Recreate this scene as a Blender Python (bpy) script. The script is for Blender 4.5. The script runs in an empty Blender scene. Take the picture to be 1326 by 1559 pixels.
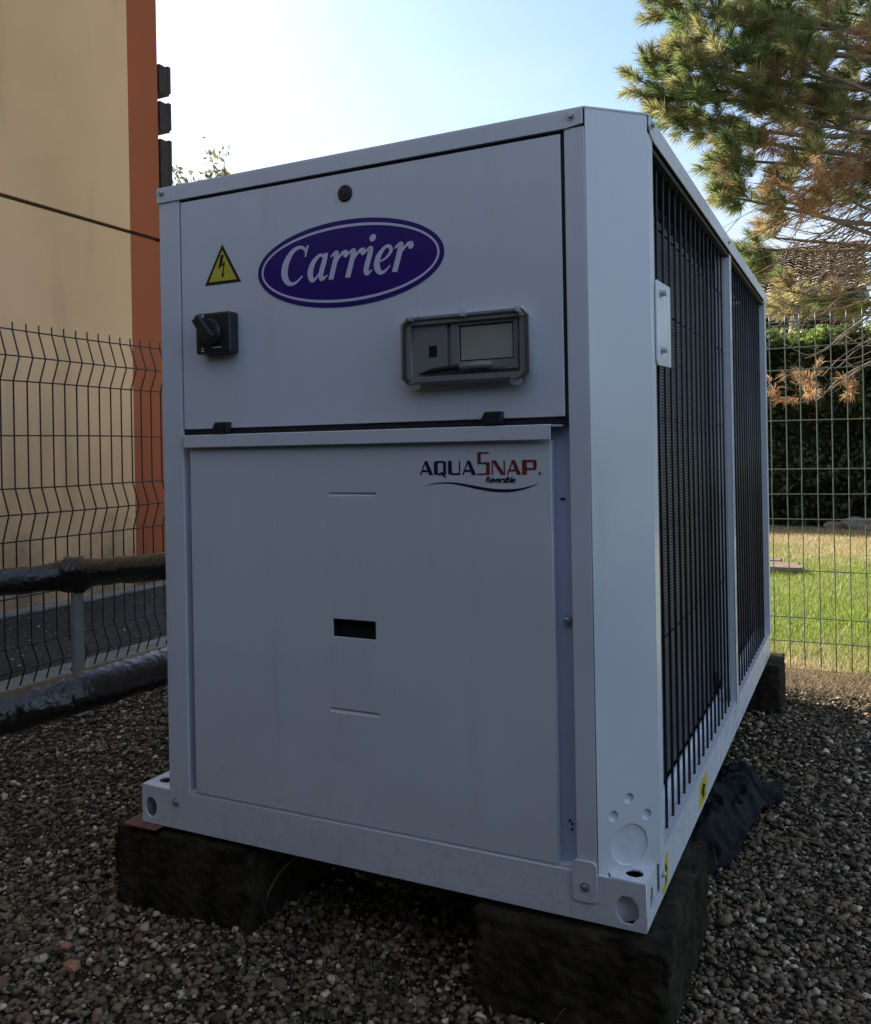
import bpy, bmesh, math, random
import numpy as np
from mathutils import Vector, Matrix, noise as mnoise
random.seed(7); rng = np.random.default_rng(7)
S = bpy.context.scene; COL = S.collection; PI = math.pi; R = math.radians

# ---------------------------------------------------------------- camera
cam = bpy.data.cameras.new('camera'); co = bpy.data.objects.new('camera', cam); COL.objects.link(co); S.camera = co
cam.sensor_fit = 'HORIZONTAL'; cam.sensor_width = 36; cam.lens = 36*1339.7556/1326
cam.shift_x = 6.4452/1326; cam.shift_y = -91.5408/1326
cam.clip_start = .05; cam.clip_end = 2000
F_ = Vector((-.440939, .897536, -.001013)); R_ = Vector((.897406, .440857, .016236))*1; 
R_ = Vector((.897536, .440939, 0)); 
_roll = -.0180926
U_ = R_.cross(F_); U_.normalize()
r2 = R_*math.cos(_roll)+U_*math.sin(_roll); u2 = -R_*math.sin(_roll)+U_*math.cos(_roll)
m = Matrix((r2, u2, -F_)).transposed().to_4x4(); m.translation = Vector((1.3862, -1.4011, .7743)); co.matrix_world = m

# ---------------------------------------------------------------- light
SUN_EL, SUN_AZ = 33.0, -72.5       # azimuth clockwise from +Y
w = bpy.data.worlds.new('World'); S.world = w; w.use_nodes = True
nt = w.node_tree; nt.nodes.clear()
def N(t, typ, **k):
    n = t.nodes.new(typ)
    for a, b in k.items(): setattr(n, a, b)
    return n
sky = N(nt, 'ShaderNodeTexSky', sky_type='NISHITA', sun_disc=False, sun_elevation=R(SUN_EL), sun_rotation=R(SUN_AZ), air_density=1.0, dust_density=1.25, ozone_density=1.7)
bg = N(nt, 'ShaderNodeBackground'); bg.inputs['Strength'].default_value = .102
out = N(nt, 'ShaderNodeOutputWorld')
tc = N(nt, 'ShaderNodeTexCoord'); mp = N(nt, 'ShaderNodeMapping'); mp.inputs['Scale'].default_value = (1.6, 1.6, 4.5); mp.inputs['Location'].default_value = (.35, .1, .2)
nz = N(nt, 'ShaderNodeTexNoise'); nz.inputs['Scale'].default_value = 1.5; nz.inputs['Detail'].default_value = 7; nz.inputs['Roughness'].default_value = .55
cr = N(nt, 'ShaderNodeValToRGB'); cr.color_ramp.elements[0].position = .44; cr.color_ramp.elements[1].position = .66
mix = N(nt, 'ShaderNodeMix', data_type='RGBA'); mix.inputs['B'].default_value = (3.3, 3.45, 3.7, 1)
mul = N(nt, 'ShaderNodeMath', operation='MULTIPLY'); mul.inputs[1].default_value = .8
L = nt.links
L.new(tc.outputs['Generated'], mp.inputs['Vector']); L.new(mp.outputs[0], nz.inputs['Vector']); L.new(nz.outputs['Fac'], cr.inputs[0])
L.new(cr.outputs['Color'], mul.inputs[0]); L.new(mul.outputs[0], mix.inputs['Factor'])
L.new(sky.outputs[0], mix.inputs['A']); L.new(mix.outputs['Result'], bg.inputs['Color']); L.new(bg.outputs[0], out.inputs['Surface'])
sun = bpy.data.lights.new('sun', 'SUN'); sun.energy = 5.0; sun.angle = R(.5); sun.color = (1, .93, .82)
so = bpy.data.objects.new('sun', sun); COL.objects.link(so)
sd = Vector((math.sin(R(SUN_AZ))*math.cos(R(SUN_EL)), math.cos(R(SUN_AZ))*math.cos(R(SUN_EL)), math.sin(R(SUN_EL))))
so.rotation_euler = sd.to_track_quat('Z', 'Y').to_euler(); so.location = sd*30
S.view_settings.view_transform = 'Standard'; S.view_settings.look = 'None'; S.view_settings.gamma = 1
S.view_settings.use_curve_mapping = False; S.view_settings.exposure = 1.42
S.render.engine = 'CYCLES'

# ---------------------------------------------------------------- materials
def mat(name, col, rough=.6, metal=0, var=0, vscale=4, bump=0, bscale=60, spec=.5, attr=None, trans=0, col2=None, coat=0, det=5):
    m = bpy.data.materials.new(name); m.use_nodes = True; t = m.node_tree; b = t.nodes['Principled BSDF']
    b.inputs['Roughness'].default_value = rough; b.inputs['Metallic'].default_value = metal
    b.inputs['Specular IOR Level'].default_value = spec; b.inputs['Coat Weight'].default_value = coat; b.inputs['Coat Roughness'].default_value = .15
    src = None
    tcn = N(t, 'ShaderNodeTexCoord')
    if attr:
        a = N(t, 'ShaderNodeAttribute', attribute_name=attr); src = a.outputs['Color']
    if var or col2:
        nn = N(t, 'ShaderNodeTexNoise'); nn.inputs['Scale'].default_value = vscale; nn.inputs['Detail'].default_value = det; nn.inputs['Roughness'].default_value = .65
        t.links.new(tcn.outputs['Object'], nn.inputs['Vector'])
        rp = N(t, 'ShaderNodeValToRGB'); rp.color_ramp.elements[0].position = .35; rp.color_ramp.elements[1].position = .68
        c = np.array(col); c2 = np.array(col2) if col2 else c*(1-var)
        rp.color_ramp.elements[0].color = (*c2, 1); rp.color_ramp.elements[1].color = (*(c if col2 else np.clip(c*(1+var*.6), 0, 1)), 1)
        t.links.new(nn.outputs['Fac'], rp.inputs[0])
        if src is None: src = rp.outputs[0]
        else:
            mx = N(t, 'ShaderNodeMix', data_type='RGBA', blend_type='MULTIPLY'); mx.inputs['Factor'].default_value = 1
            t.links.new(src, mx.inputs['A']); t.links.new(rp.outputs[0], mx.inputs['B']); src = mx.outputs['Result']
    if src is not None: t.links.new(src, b.inputs['Base Color'])
    else: b.inputs['Base Color'].default_value = (*col, 1)
    if bump:
        nb = N(t, 'ShaderNodeTexNoise'); nb.inputs['Scale'].default_value = bscale; nb.inputs['Detail'].default_value = 6
        bp_ = N(t, 'ShaderNodeBump'); bp_.inputs['Strength'].default_value = bump; bp_.inputs['Distance'].default_value = .01
        t.links.new(tcn.outputs['Object'], nb.inputs['Vector']); t.links.new(nb.outputs['Fac'], bp_.inputs['Height']); t.links.new(bp_.outputs[0], b.inputs['Normal'])
    if trans:
        o = t.nodes['Material Output']; tr = N(t, 'ShaderNodeBsdfTranslucent'); ms = N(t, 'ShaderNodeMixShader'); ms.inputs[0].default_value = trans
        if src is not None: t.links.new(src, tr.inputs['Color'])
        else: tr.inputs['Color'].default_value = (*col, 1)
        t.links.new(b.outputs[0], ms.inputs[1]); t.links.new(tr.outputs[0], ms.inputs[2]); t.links.new(ms.outputs[0], o.inputs['Surface'])
    return m
M = {}
M['paint'] = mat('grey_white_paint', (.71, .73, .785), .31, var=.03, vscale=2.2, bump=.02, bscale=350, spec=.45)
def weather(m):
    t = m.node_tree; b = t.nodes['Principled BSDF']; tcn = N(t, 'ShaderNodeTexCoord'); sep = N(t, 'ShaderNodeSeparateXYZ'); t.links.new(tcn.outputs['Object'], sep.inputs[0])
    # splashed dirt close to the base, broken up, and thin dusty runs
    n1 = N(t, 'ShaderNodeTexNoise'); n1.inputs['Scale'].default_value = 38; n1.inputs['Detail'].default_value = 8; n1.inputs['Roughness'].default_value = .75; t.links.new(tcn.outputs['Object'], n1.inputs[0])
    mr = N(t, 'ShaderNodeMapRange'); mr.inputs['From Min'].default_value = .42; mr.inputs['From Max'].default_value = 0; mr.inputs['To Min'].default_value = -.12; mr.inputs['To Max'].default_value = .17; t.links.new(sep.outputs['Z'], mr.inputs['Value'])
    ad = N(t, 'ShaderNodeMath', operation='ADD'); t.links.new(mr.outputs[0], ad.inputs[0]); t.links.new(n1.outputs['Fac'], ad.inputs[1])
    rp = N(t, 'ShaderNodeValToRGB'); rp.color_ramp.elements[0].position = .60; rp.color_ramp.elements[1].position = .82; t.links.new(ad.outputs[0], rp.inputs[0])
    mp_ = N(t, 'ShaderNodeMapping'); mp_.inputs['Scale'].default_value = (16, 16, .9); t.links.new(tcn.outputs['Object'], mp_.inputs[0])
    n2 = N(t, 'ShaderNodeTexNoise'); n2.inputs['Scale'].default_value = 1.5; n2.inputs['Detail'].default_value = 6; t.links.new(mp_.outputs[0], n2.inputs[0])
    r2_ = N(t, 'ShaderNodeValToRGB'); r2_.color_ramp.elements[0].position = .55; r2_.color_ramp.elements[1].position = .85; r2_.color_ramp.elements[1].color = (.45, .45, .45, 1); t.links.new(n2.outputs['Fac'], r2_.inputs[0])
    mx = N(t, 'ShaderNodeMath', operation='MAXIMUM'); t.links.new(rp.outputs[0], mx.inputs[0]); t.links.new(r2_.outputs[0], mx.inputs[1])
    ml = N(t, 'ShaderNodeMath', operation='MULTIPLY'); ml.inputs[1].default_value = .34; t.links.new(mx.outputs[0], ml.inputs[0])
    src = b.inputs['Base Color'].links[0].from_socket; mm = N(t, 'ShaderNodeMix', data_type='RGBA'); mm.inputs['B'].default_value = (.27, .24, .20, 1)
    t.links.new(src, mm.inputs['A']); t.links.new(ml.outputs[0], mm.inputs['Factor']); t.links.new(mm.outputs['Result'], b.inputs['Base Color'])
    mr2 = N(t, 'ShaderNodeMapRange'); mr2.inputs['To Min'].default_value = .24; mr2.inputs['To Max'].default_value = .75; t.links.new(mx.outputs[0], mr2.inputs['Value']); t.links.new(mr2.outputs[0], b.inputs['Roughness'])
    # slight waviness of the sheet metal
    n3 = N(t, 'ShaderNodeTexNoise'); n3.inputs['Scale'].default_value = 3.2; n3.inputs['Detail'].default_value = 1; t.links.new(tcn.outputs['Object'], n3.inputs[0])
    b2 = N(t, 'ShaderNodeBump'); b2.inputs['Strength'].default_value = .5; b2.inputs['Distance'].default_value = .02
    t.links.new(n3.outputs['Fac'], b2.inputs['Height']); t.links.new(b.inputs['Normal'].links[0].from_socket, b2.inputs['Normal']); t.links.new(b2.outputs[0], b.inputs['Normal'])
weather(M['paint'])
M['paint2'] = mat('inner_grey_paint', (.50, .56, .70), .45, var=.05, vscale=3)
M['zinc'] = mat('zinc_steel', (.55, .56, .56), .38, metal=.8, var=.15, vscale=18)
M['galv'] = mat('galvanised_steel', (.42, .43, .44), .5, metal=.55, var=.25, vscale=14)
M['black'] = mat('black_plastic', (.022, .023, .026), .38)
M['wire'] = mat('black_coated_wire', (.016, .016, .016), .38)
M['coil'] = mat('black_coil_fins', (.19, .20, .215), .35, metal=.2, var=.45, vscale=5)
M['void'] = mat('recess_shade_black', (.012, .012, .012), .7)  # near black colour carries the shade of recesses, gaps and the interior
M['hole'] = mat('inner_plate', (.25, .26, .29), .6)
M['violet'] = mat('violet_vinyl', (.028, .007, .19), .3, var=.08, vscale=9)
M['lilac'] = mat('pale_lilac_print', (.70, .67, .86), .3)
M['yellow'] = mat('yellow_vinyl', (.68, .56, .06), .4, var=.12, vscale=20)
M['ink'] = mat('black_ink', (.012, .011, .014), .4)
M['navy'] = mat('navy_ink', (.018, .012, .04), .4)
M['red'] = mat('dark_red_ink', (.22, .025, .022), .4)
M['boxgrey'] = mat('grey_plastic_box', (.46, .46, .46), .5, var=.1, vscale=9)
M['rimgrey'] = mat('smoke_grey_rim', (.16, .16, .165), .35)
M['screen'] = mat('lcd_glass', (.74, .78, .68), .25, var=.12, vscale=7)
M['clearclip'] = mat('pale_plastic_clip', (.62, .62, .66), .35)
M['render_beige'] = None
M['needle'] = mat('pine_needles', (.5, .5, .5), .5, attr='tint', trans=.5, spec=.4)
M['leaf'] = mat('leaves', (.5, .5, .5), .55, attr='tint', trans=.35)
M['stone'] = mat('gravel_stone', (.5, .5, .5), .8, attr='tint', bump=.3, bscale=140)
M['bark'] = mat('pine_bark', (.17, .12, .085), .9, var=.5, vscale=12, bump=.6, bscale=30)
M['twig'] = mat('dry_twig', (.22, .165, .12), .85, var=.4, vscale=20)
M['concrete'] = mat('weathered_concrete', (.060, .048, .034), .97, col2=(.013, .011, .007), vscale=17, bump=1.0, bscale=55, spec=.1)
M['kerb'] = mat('kerb_concrete', (.30, .29, .26), .92, col2=(.17, .165, .14), vscale=11, bump=.6, bscale=60)
M['film'] = mat('black_pipe_wrap', (.012, .012, .012), .17, spec=.75, bump=.45, bscale=60)
M['tarp'] = mat('dark_plastic_sheet', (.009, .0095, .011), .75, spec=.2, bump=.3, bscale=12)
M['wood'] = mat('dark_stained_wood', (.035, .022, .016), .75, var=.4, vscale=14)
M['fence'] = mat('dark_coated_fence_wire', (.018, .014, .013), .45)
M['greenfence'] = mat('green_coated_fence_wire', (.10, .14, .10), .38)
M['rust'] = mat('rusty_plate', (.20, .085, .055), .8, var=.4, vscale=40)
M['brick'] = mat('orange_brick_chip', (.42, .20, .11), .85, var=.3, vscale=60)

def finish_wall(name, col, stain):
    m = bpy.data.materials.new(name); m.use_nodes = True; t = m.node_tree; b = t.nodes['Principled BSDF']; b.inputs['Roughness'].default_value = .93; b.inputs['Specular IOR Level'].default_value = .15
    tcn = N(t, 'ShaderNodeTexCoord'); sep = N(t, 'ShaderNodeSeparateXYZ'); t.links.new(tcn.outputs['Object'], sep.inputs[0])
    n1 = N(t, 'ShaderNodeTexNoise'); n1.inputs['Scale'].default_value = 1.1; n1.inputs['Detail'].default_value = 6; t.links.new(tcn.outputs['Object'], n1.inputs[0])
    r1 = N(t, 'ShaderNodeValToRGB'); c = np.array(col); r1.color_ramp.elements[0].position = .3; r1.color_ramp.elements[1].position = .75
    r1.color_ramp.elements[0].color = (*(c*np.array((.86, .87, .84))), 1); r1.color_ramp.elements[1].color = (*np.clip(c*1.06, 0, 1), 1); t.links.new(n1.outputs['Fac'], r1.inputs[0])
    # mould rising from the foot of the wall, broken up by noise
    n2 = N(t, 'ShaderNodeTexNoise'); n2.inputs['Scale'].default_value = 2.3; n2.inputs['Detail'].default_value = 9; n2.inputs['Roughness'].default_value = .75; t.links.new(tcn.outputs['Object'], n2.inputs[0])
    mr = N(t, 'ShaderNodeMapRange'); mr.inputs['From Min'].default_value = .95; mr.inputs['From Max'].default_value = -.1; mr.inputs['To Min'].default_value = -.12; mr.inputs['To Max'].default_value = .28; t.links.new(sep.outputs['Z'], mr.inputs['Value'])
    ad = N(t, 'ShaderNodeMath', operation='ADD'); t.links.new(mr.outputs[0], ad.inputs[0]); t.links.new(n2.outputs['Fac'], ad.inputs[1])
    r2_ = N(t, 'ShaderNodeValToRGB'); r2_.color_ramp.elements[0].position = .55; r2_.color_ramp.elements[1].position = .8; t.links.new(ad.outputs[0], r2_.inputs[0])
    # faint vertical weather streaks
    mpp = N(t, 'ShaderNodeMapping'); mpp.inputs['Scale'].default_value = (3, 3, .35); t.links.new(tcn.outputs['Object'], mpp.inputs[0])
    n3 = N(t, 'ShaderNodeTexNoise'); n3.inputs['Scale'].default_value = 1.6; n3.inputs['Detail'].default_value = 5; t.links.new(mpp.outputs[0], n3.inputs[0])
    r3 = N(t, 'ShaderNodeValToRGB'); r3.color_ramp.elements[0].position = .55; r3.color_ramp.elements[1].position = .78; r3.color_ramp.elements[1].color = (.38, .38, .38, 1); t.links.new(n3.outputs['Fac'], r3.inputs[0])
    mx = N(t, 'ShaderNodeMath', operation='MAXIMUM'); t.links.new(r2_.outputs[0], mx.inputs[0]); t.links.new(r3.outputs[0], mx.inputs[1])
    mm = N(t, 'ShaderNodeMix', data_type='RGBA'); mm.inputs['B'].default_value = (*stain, 1); t.links.new(r1.outputs[0], mm.inputs['A'])
    ml = N(t, 'ShaderNodeMath', operation='MULTIPLY'); ml.inputs[1].default_value = .72; t.links.new(mx.outputs[0], ml.inputs[0]); t.links.new(ml.outputs[0], mm.inputs['Factor'])
    t.links.new(mm.outputs['Result'], b.inputs['Base Color'])
    nb = N(t, 'ShaderNodeTexNoise'); nb.inputs['Scale'].default_value = 90; nb.inputs['Detail'].default_value = 4; t.links.new(tcn.outputs['Object'], nb.inputs[0])
    bp_ = N(t, 'ShaderNodeBump'); bp_.inputs['Strength'].default_value = .35; bp_.inputs['Distance'].default_value = .004; t.links.new(nb.outputs['Fac'], bp_.inputs['Height']); t.links.new(bp_.outputs[0], b.inputs['Normal'])
    return m
M['beige'] = finish_wall('beige_render', (.72, .455, .265), (.10, .085, .055))
M['terra'] = finish_wall('terracotta_render', (.36, .105, .050), (.17, .08, .05))

def ground_mat(name, c1, c2, c3, scale, bump, vor=True):
    m = bpy.data.materials.new(name); m.use_nodes = True; t = m.node_tree; b = t.nodes['Principled BSDF']; b.inputs['Roughness'].default_value = .93; b.inputs['Specular IOR Level'].default_value = .2
    tcn = N(t, 'ShaderNodeTexCoord'); v = N(t, 'ShaderNodeTexVoronoi'); v.inputs['Scale'].default_value = scale; t.links.new(tcn.outputs['Object'], v.inputs['Vector'])
    rp = N(t, 'ShaderNodeValToRGB'); e = rp.color_ramp.elements; e[0].color = (*c1, 1); e[1].color = (*c3, 1); x = e.new(.6); x.color = (*c2, 1)
    sp = N(t, 'ShaderNodeSeparateColor'); t.links.new(v.outputs['Color'], sp.inputs[0]); t.links.new(sp.outputs[0], rp.inputs[0])
    n1 = N(t, 'ShaderNodeTexNoise'); n1.inputs['Scale'].default_value = 1.3; n1.inputs['Detail'].default_value = 5; t.links.new(tcn.outputs['Object'], n1.inputs[0])
    r1 = N(t, 'ShaderNodeValToRGB'); r1.color_ramp.elements[0].color = (.55, .55, .52, 1); r1.color_ramp.elements[0].position = .3; r1.color_ramp.elements[1].position = .75; t.links.new(n1.outputs['Fac'], r1.inputs[0])
    mx = N(t, 'ShaderNodeMix', data_type='RGBA', blend_type='MULTIPLY'); mx.inputs['Factor'].default_value = 1
    t.links.new(rp.outputs[0], mx.inputs['A']); t.links.new(r1.outputs[0], mx.inputs['B']); t.links.new(mx.outputs['Result'], b.inputs['Base Color'])
    bp_ = N(t, 'ShaderNodeBump'); bp_.invert = True; bp_.inputs['Strength'].default_value = bump; bp_.inputs['Distance'].default_value = .01; t.links.new(v.outputs['Distance'], bp_.inputs['Height']); t.links.new(bp_.outputs[0], b.inputs['Normal'])
    return m
M['soil'] = ground_mat('dark_gravel_bed', (.03, .023, .014), (.05, .039, .025), (.11, .09, .06), 150, .9)
M['asphalt'] = ground_mat('coarse_asphalt', (.035, .034, .034), (.055, .054, .052), (.12, .115, .105), 120, .5)
M['lawn'] = mat('lawn_soil', (.16, .17, .06), .95, col2=(.24, .19, .10), vscale=2.4, bump=.5, bscale=40)

# ---------------------------------------------------------------- mesh helpers
def link(name, me, m=None, parent=None):
    o = bpy.data.objects.new(name, me); COL.objects.link(o)
    if m is not None and me is not None and not me.materials: me.materials.append(m)
    if parent: o.parent = parent
    return o
def tag(o, label=None, cat=None, group=None, kind=None):
    if label: o['label'] = label
    if cat: o['category'] = cat
    if group: o['group'] = group
    if kind: o['kind'] = kind
    return o
def empty(name, loc, label, cat, group=None):
    o = bpy.data.objects.new(name, None); COL.objects.link(o); o.location = loc; o.empty_display_size = .1
    return tag(o, label, cat, group)
class MB:
    def __init__(s): s.v = []; s.f = []
    def add(s, v, f):
        k = len(s.v); s.v += [tuple(a) for a in v]; s.f += [tuple(i+k for i in q) for q in f]; return s
    def box(s, x0, x1, y0, y1, z0, z1):
        v = [(x, y, z) for x in (x0, x1) for y in (y0, y1) for z in (z0, z1)]
        return s.add(v, [(0, 1, 3, 2), (4, 6, 7, 5), (0, 4, 5, 1), (2, 3, 7, 6), (0, 2, 6, 4), (1, 5, 7, 3)])
    def prism(s, pts, ax, a, b):
        # polygon pts in the two other axes, extruded along ax from a to b
        n = len(pts); v = []
        for t in (a, b):
            for p in pts:
                q = list(p); q.insert(ax, t); v.append(q)
        f = [tuple(range(n))[::-1], tuple(range(n, 2*n))] + [(i, (i+1) % n, n+(i+1) % n, n+i) for i in range(n)]
        return s.add(v, f)
    def tube(s, pts, r, n=6, cap=True):
        pts = [Vector(p) for p in pts]; rs = r if isinstance(r, (list, tuple)) else [r]*len(pts)
        k0 = len(s.v); u = None; v = []; f = []
        for i, p in enumerate(pts):
            t = (pts[min(i+1, len(pts)-1)]-pts[max(i-1, 0)]).normalized()
            if u is None: u = t.orthogonal().normalized()
            else: u = (u - t*u.dot(t)).normalized()
            w_ = t.cross(u)
            for k in range(n):
                a = 2*PI*k/n; v.append(p+(u*math.cos(a)+w_*math.sin(a))*rs[i])
        for i in range(len(pts)-1):
            for k in range(n): f.append((i*n+k, i*n+(k+1) % n, (i+1)*n+(k+1) % n, (i+1)*n+k))
        if cap: f.append(tuple(range(n))[::-1]); f.append(tuple((len(pts)-1)*n+k for k in range(n)))
        return s.add(v, f)
    def lathe(s, prof, c, axis=1, n=24, sgn=1):
        # prof: (radius, height) along axis
        v = []; f = []
        for r, h in prof:
            for k in range(n):
                a = 2*PI*k/n; q = [r*math.cos(a), r*math.sin(a)]; q.insert(axis, h*sgn); v.append([q[i]+c[i] for i in range(3)])
        for i in range(len(prof)-1):
            for k in range(n): f.append((i*n+k, i*n+(k+1) % n, (i+1)*n+(k+1) % n, (i+1)*n+k))
        f.append(tuple((len(prof)-1)*n+k for k in range(n)))
        return s.add(v, f)
    def mesh(s, name, bevel=0, smooth=False):
        me = bpy.data.meshes.new(name); me.from_pydata(s.v, [], s.f); 
        bm = bmesh.new(); bm.from_mesh(me); bmesh.ops.recalc_face_normals(bm, faces=bm.faces)
        if bevel: bmesh.ops.bevel(bm, geom=list(bm.edges), offset=bevel, segments=2, affect='EDGES', profile=.5, clamp_overlap=True)
        bm.to_mesh(me); bm.free()
        if smooth:
            for p in me.polygons: p.use_smooth = True
        return me
    def build(s, name, m, parent=None, bevel=0, smooth=False):
        o = link(name, s.mesh(name, bevel, smooth), M[m] if isinstance(m, str) else m, parent); return o
def np_mesh(name, V, Fc, m, tint=None, parent=None, smooth=False):
    me = bpy.data.meshes.new(name); V = np.asarray(V, np.float32); Fc = np.asarray(Fc, np.int32); k = Fc.shape[1]
    me.vertices.add(len(V)); me.vertices.foreach_set('co', V.ravel()); me.loops.add(Fc.size); me.loops.foreach_set('vertex_index', Fc.ravel())
    me.polygons.add(len(Fc)); me.polygons.foreach_set('loop_start', np.arange(0, Fc.size, k, dtype=np.int32)); me.polygons.foreach_set('loop_total', np.full(len(Fc), k, np.int32))
    me.update(calc_edges=True)
    if smooth: me.polygons.foreach_set('use_smooth', np.ones(len(Fc), bool))
    if tint is not None:
        a = me.color_attributes.new('tint', 'FLOAT_COLOR', 'POINT'); c = np.ones((len(V), 4), np.float32); c[:, :3] = tint; a.data.foreach_set('color', c.ravel())
    return link(name, me, m, parent)
def plate(name, outline, holes, t, m, parent, mw, bev=0):
    """flat plate with holes: outline and holes in 2D, thickness t, placed by matrix mw"""
    cu = bpy.data.curves.new('outline', 'CURVE'); cu.dimensions = '2D'; cu.fill_mode = 'BOTH'; cu.extrude = t/2; cu.bevel_depth = bev; cu.bevel_resolution = 1
    cu.resolution_u = 1
    for pts in [outline]+holes:
        sp = cu.splines.new('POLY'); sp.points.add(len(pts)-1); sp.use_cyclic_u = True
        for q, p in zip(sp.points, pts): q.co = (p[0], p[1], 0, 1)
    tmp = bpy.data.objects.new('tmp', cu); me = bpy.data.meshes.new_from_object(tmp); bpy.data.objects.remove(tmp); bpy.data.curves.remove(cu)
    me.name = name; me.transform(mw); me.materials.clear()
    return link(name, me, M[m], parent)
def text_mesh(body, size, shear=0, offset=0, extrude=.0003, space=1):
    cu = bpy.data.curves.new('lettering', 'FONT'); cu.body = body; cu.size = size; cu.shear = shear; cu.offset = offset; cu.extrude = extrude; cu.space_character = space; cu.resolution_u = 3
    tmp = bpy.data.objects.new('tmp', cu); me = bpy.data.meshes.new_from_object(tmp); bpy.data.objects.remove(tmp); bpy.data.curves.remove(cu); me.materials.clear(); return me
def FRONT(y, x=0, z=0):  # local (u, v) -> world (x, z), facing -Y
    return Matrix.Translation((x, y, z)) @ Matrix(((1, 0, 0, 0), (0, 0, -1, 0), (0, 1, 0, 0), (0, 0, 0, 1)))
def SIDE(x):             # local (u, v) -> world (y, z), facing +X
    return Matrix(((0, 0, 1, x), (1, 0, 0, 0), (0, 1, 0, 0), (0, 0, 0, 1)))
def rect(x0, x1, z0, z1): return [(x0, z0), (x1, z0), (x1, z1), (x0, z1)]
def ell(cx, cz, a, b, n=24, ph=0): return [(cx+a*math.cos(2*PI*k/n+ph), cz+b*math.sin(2*PI*k/n+ph)) for k in range(n)]
def rrect(x0, x1, z0, z1, r, n=4):
    out_ = []
    for cx, cz, a0 in ((x1-r, z1-r, 0), (x0+r, z1-r, 90), (x0+r, z0+r, 180), (x1-r, z0+r, 270)):
        for k in range(n+1):
            a = R(a0+90*k/n); out_.append((cx+r*math.cos(a), cz+r*math.sin(a)))
    return out_
def hexbolt(mb, c, axis, r=.006, h=.005, sgn=-1):
    mb.lathe([(r*1.45, 0), (r*1.45, .0012), (r*1.0, .0012)], c, axis, 20, sgn)
    c2 = list(c); mb.lathe([(r, .001), (r, h), (r*.75, h+.0008)], c2, axis, 6, sgn)

G = -.17   # gravel yard level
# ================================================================ GROUND
def sheet(name, x0, x1, y0, y1, z, m, nx=2, ny=2, amp=0, freq=1, thick=0):
    V = []; Fc = []
    for i in range(nx+1):
        for j in range(ny+1):
            x = x0+(x1-x0)*i/nx; y = y0+(y1-y0)*j/ny; V.append((x, y, z+amp*mnoise.noise((x*freq, y*freq, z))))
    for i in range(nx):
        for j in range(ny):
            a = i*(ny+1)+j; Fc.append((a, a+ny+1, a+ny+2, a+1))
    return tag(np_mesh(name, V, Fc, M[m]), kind='structure')
sheet('ground', -150, 150, -150, 250, G-.06, 'lawn')
sheet('gravel_yard', -1.50, 6, -6, 2.52, G-.012, 'soil', 60, 60, .012, 2.3)
sheet('lawn', -1.5, 40, 2.52, 60, G-.004, 'lawn', 60, 60, .012, 1.1)
sheet('lawn_beyond_building', -60, -1.62, 3.9, 60, G-.01, 'lawn', 4, 4)
sheet('service_road', -2.985, -1.62, -30, 3.9, -.10, 'asphalt', 6, 60, .006, 2)
kb = MB(); kb.box(-1.62, -1.47, -8, 6.0, G-.05, -.085); kb.build('kerb', 'kerb', bevel=.006); bpy.data.objects['kerb']['kind'] = 'structure'
eb = MB(); eb.box(-2.985, -2.85, .5, 3.6, -.10, -.088)
eb.build('concrete_edge_strip', 'kerb')['kind'] = 'structure'

# stones
def stones(name, n, region, smin, smax, zoff, label, dens=None):
    phi = (1+5**.5)/2
    B = np.array([(-1, phi, 0), (1, phi, 0), (-1, -phi, 0), (1, -phi, 0), (0, -1, phi), (0, 1, phi), (0, -1, -phi), (0, 1, -phi), (phi, 0, -1), (phi, 0, 1), (-phi, 0, -1), (-phi, 0, 1)])/1.9
    Ft = np.array([(0, 11, 5), (0, 5, 1), (0, 1, 7), (0, 7, 10), (0, 10, 11), (1, 5, 9), (5, 11, 4), (11, 10, 2), (10, 7, 6), (7, 1, 8), (3, 9, 4), (3, 4, 2), (3, 2, 6), (3, 6, 8), (3, 8, 9), (4, 9, 5), (2, 4, 11), (6, 2, 10), (8, 6, 7), (9, 8, 1)])
    P = region(n); n = len(P)
    s = smin+(smax-smin)*rng.random(n)**2.6
    J = B[None]*(1+rng.normal(0, .23, (n, 12, 1)))*np.stack([rng.uniform(.7, 1.35, n), rng.uniform(.7, 1.2, n), rng.uniform(.4, .75, n)], 1)[:, None]
    a = rng.uniform(0, 2*PI, n); ti = rng.normal(0, .45, n)
    c, s_ = np.cos(a), np.sin(a); ct, st = np.cos(ti), np.sin(ti)
    X = J[..., 0]; Y = J[..., 1]*ct[:, None]-J[..., 2]*st[:, None]; Z = J[..., 1]*st[:, None]+J[..., 2]*ct[:, None]
    V = np.stack([X*c[:, None]-Y*s_[:, None], X*s_[:, None]+Y*c[:, None], Z], -1)*s[:, None, None]*.5
    V += P[:, None]; V[..., 2] += (zoff+.15*s+rng.random(n)*.004)[:, None]
    base = rng.choice(5, n, p=[.34, .3, .2, .1, .06]); pal = np.array([(.165, .118, .068), (.25, .18, .108), (.055, .041, .024), (.58, .48, .34), (.18, .10, .055)])
    t = pal[base]*rng.uniform(.65, 1.35, (n, 1))
    Fc = (Ft[None]+np.arange(n)[:, None, None]*12).reshape(-1, 3)
    o = np_mesh(name, V.reshape(-1, 3), Fc, M['stone'], np.repeat(t, 12, 0)); return tag(o, label, 'gravel', kind='stuff')
def inview(P, marg=.12):
    d = P-np.array([1.3862, -1.4011, .7743]); z = d@np.array(F_); x = (d@np.array(r2))/z; y = (d@np.array(u2))/z
    return (z > .3) & (abs(x) < .5+marg) & (y > -.65-marg)
def gz(P):
    return np.array([G-.012+.012*mnoise.noise((p[0]*2.3, p[1]*2.3, G-.012)) for p in P])
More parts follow.
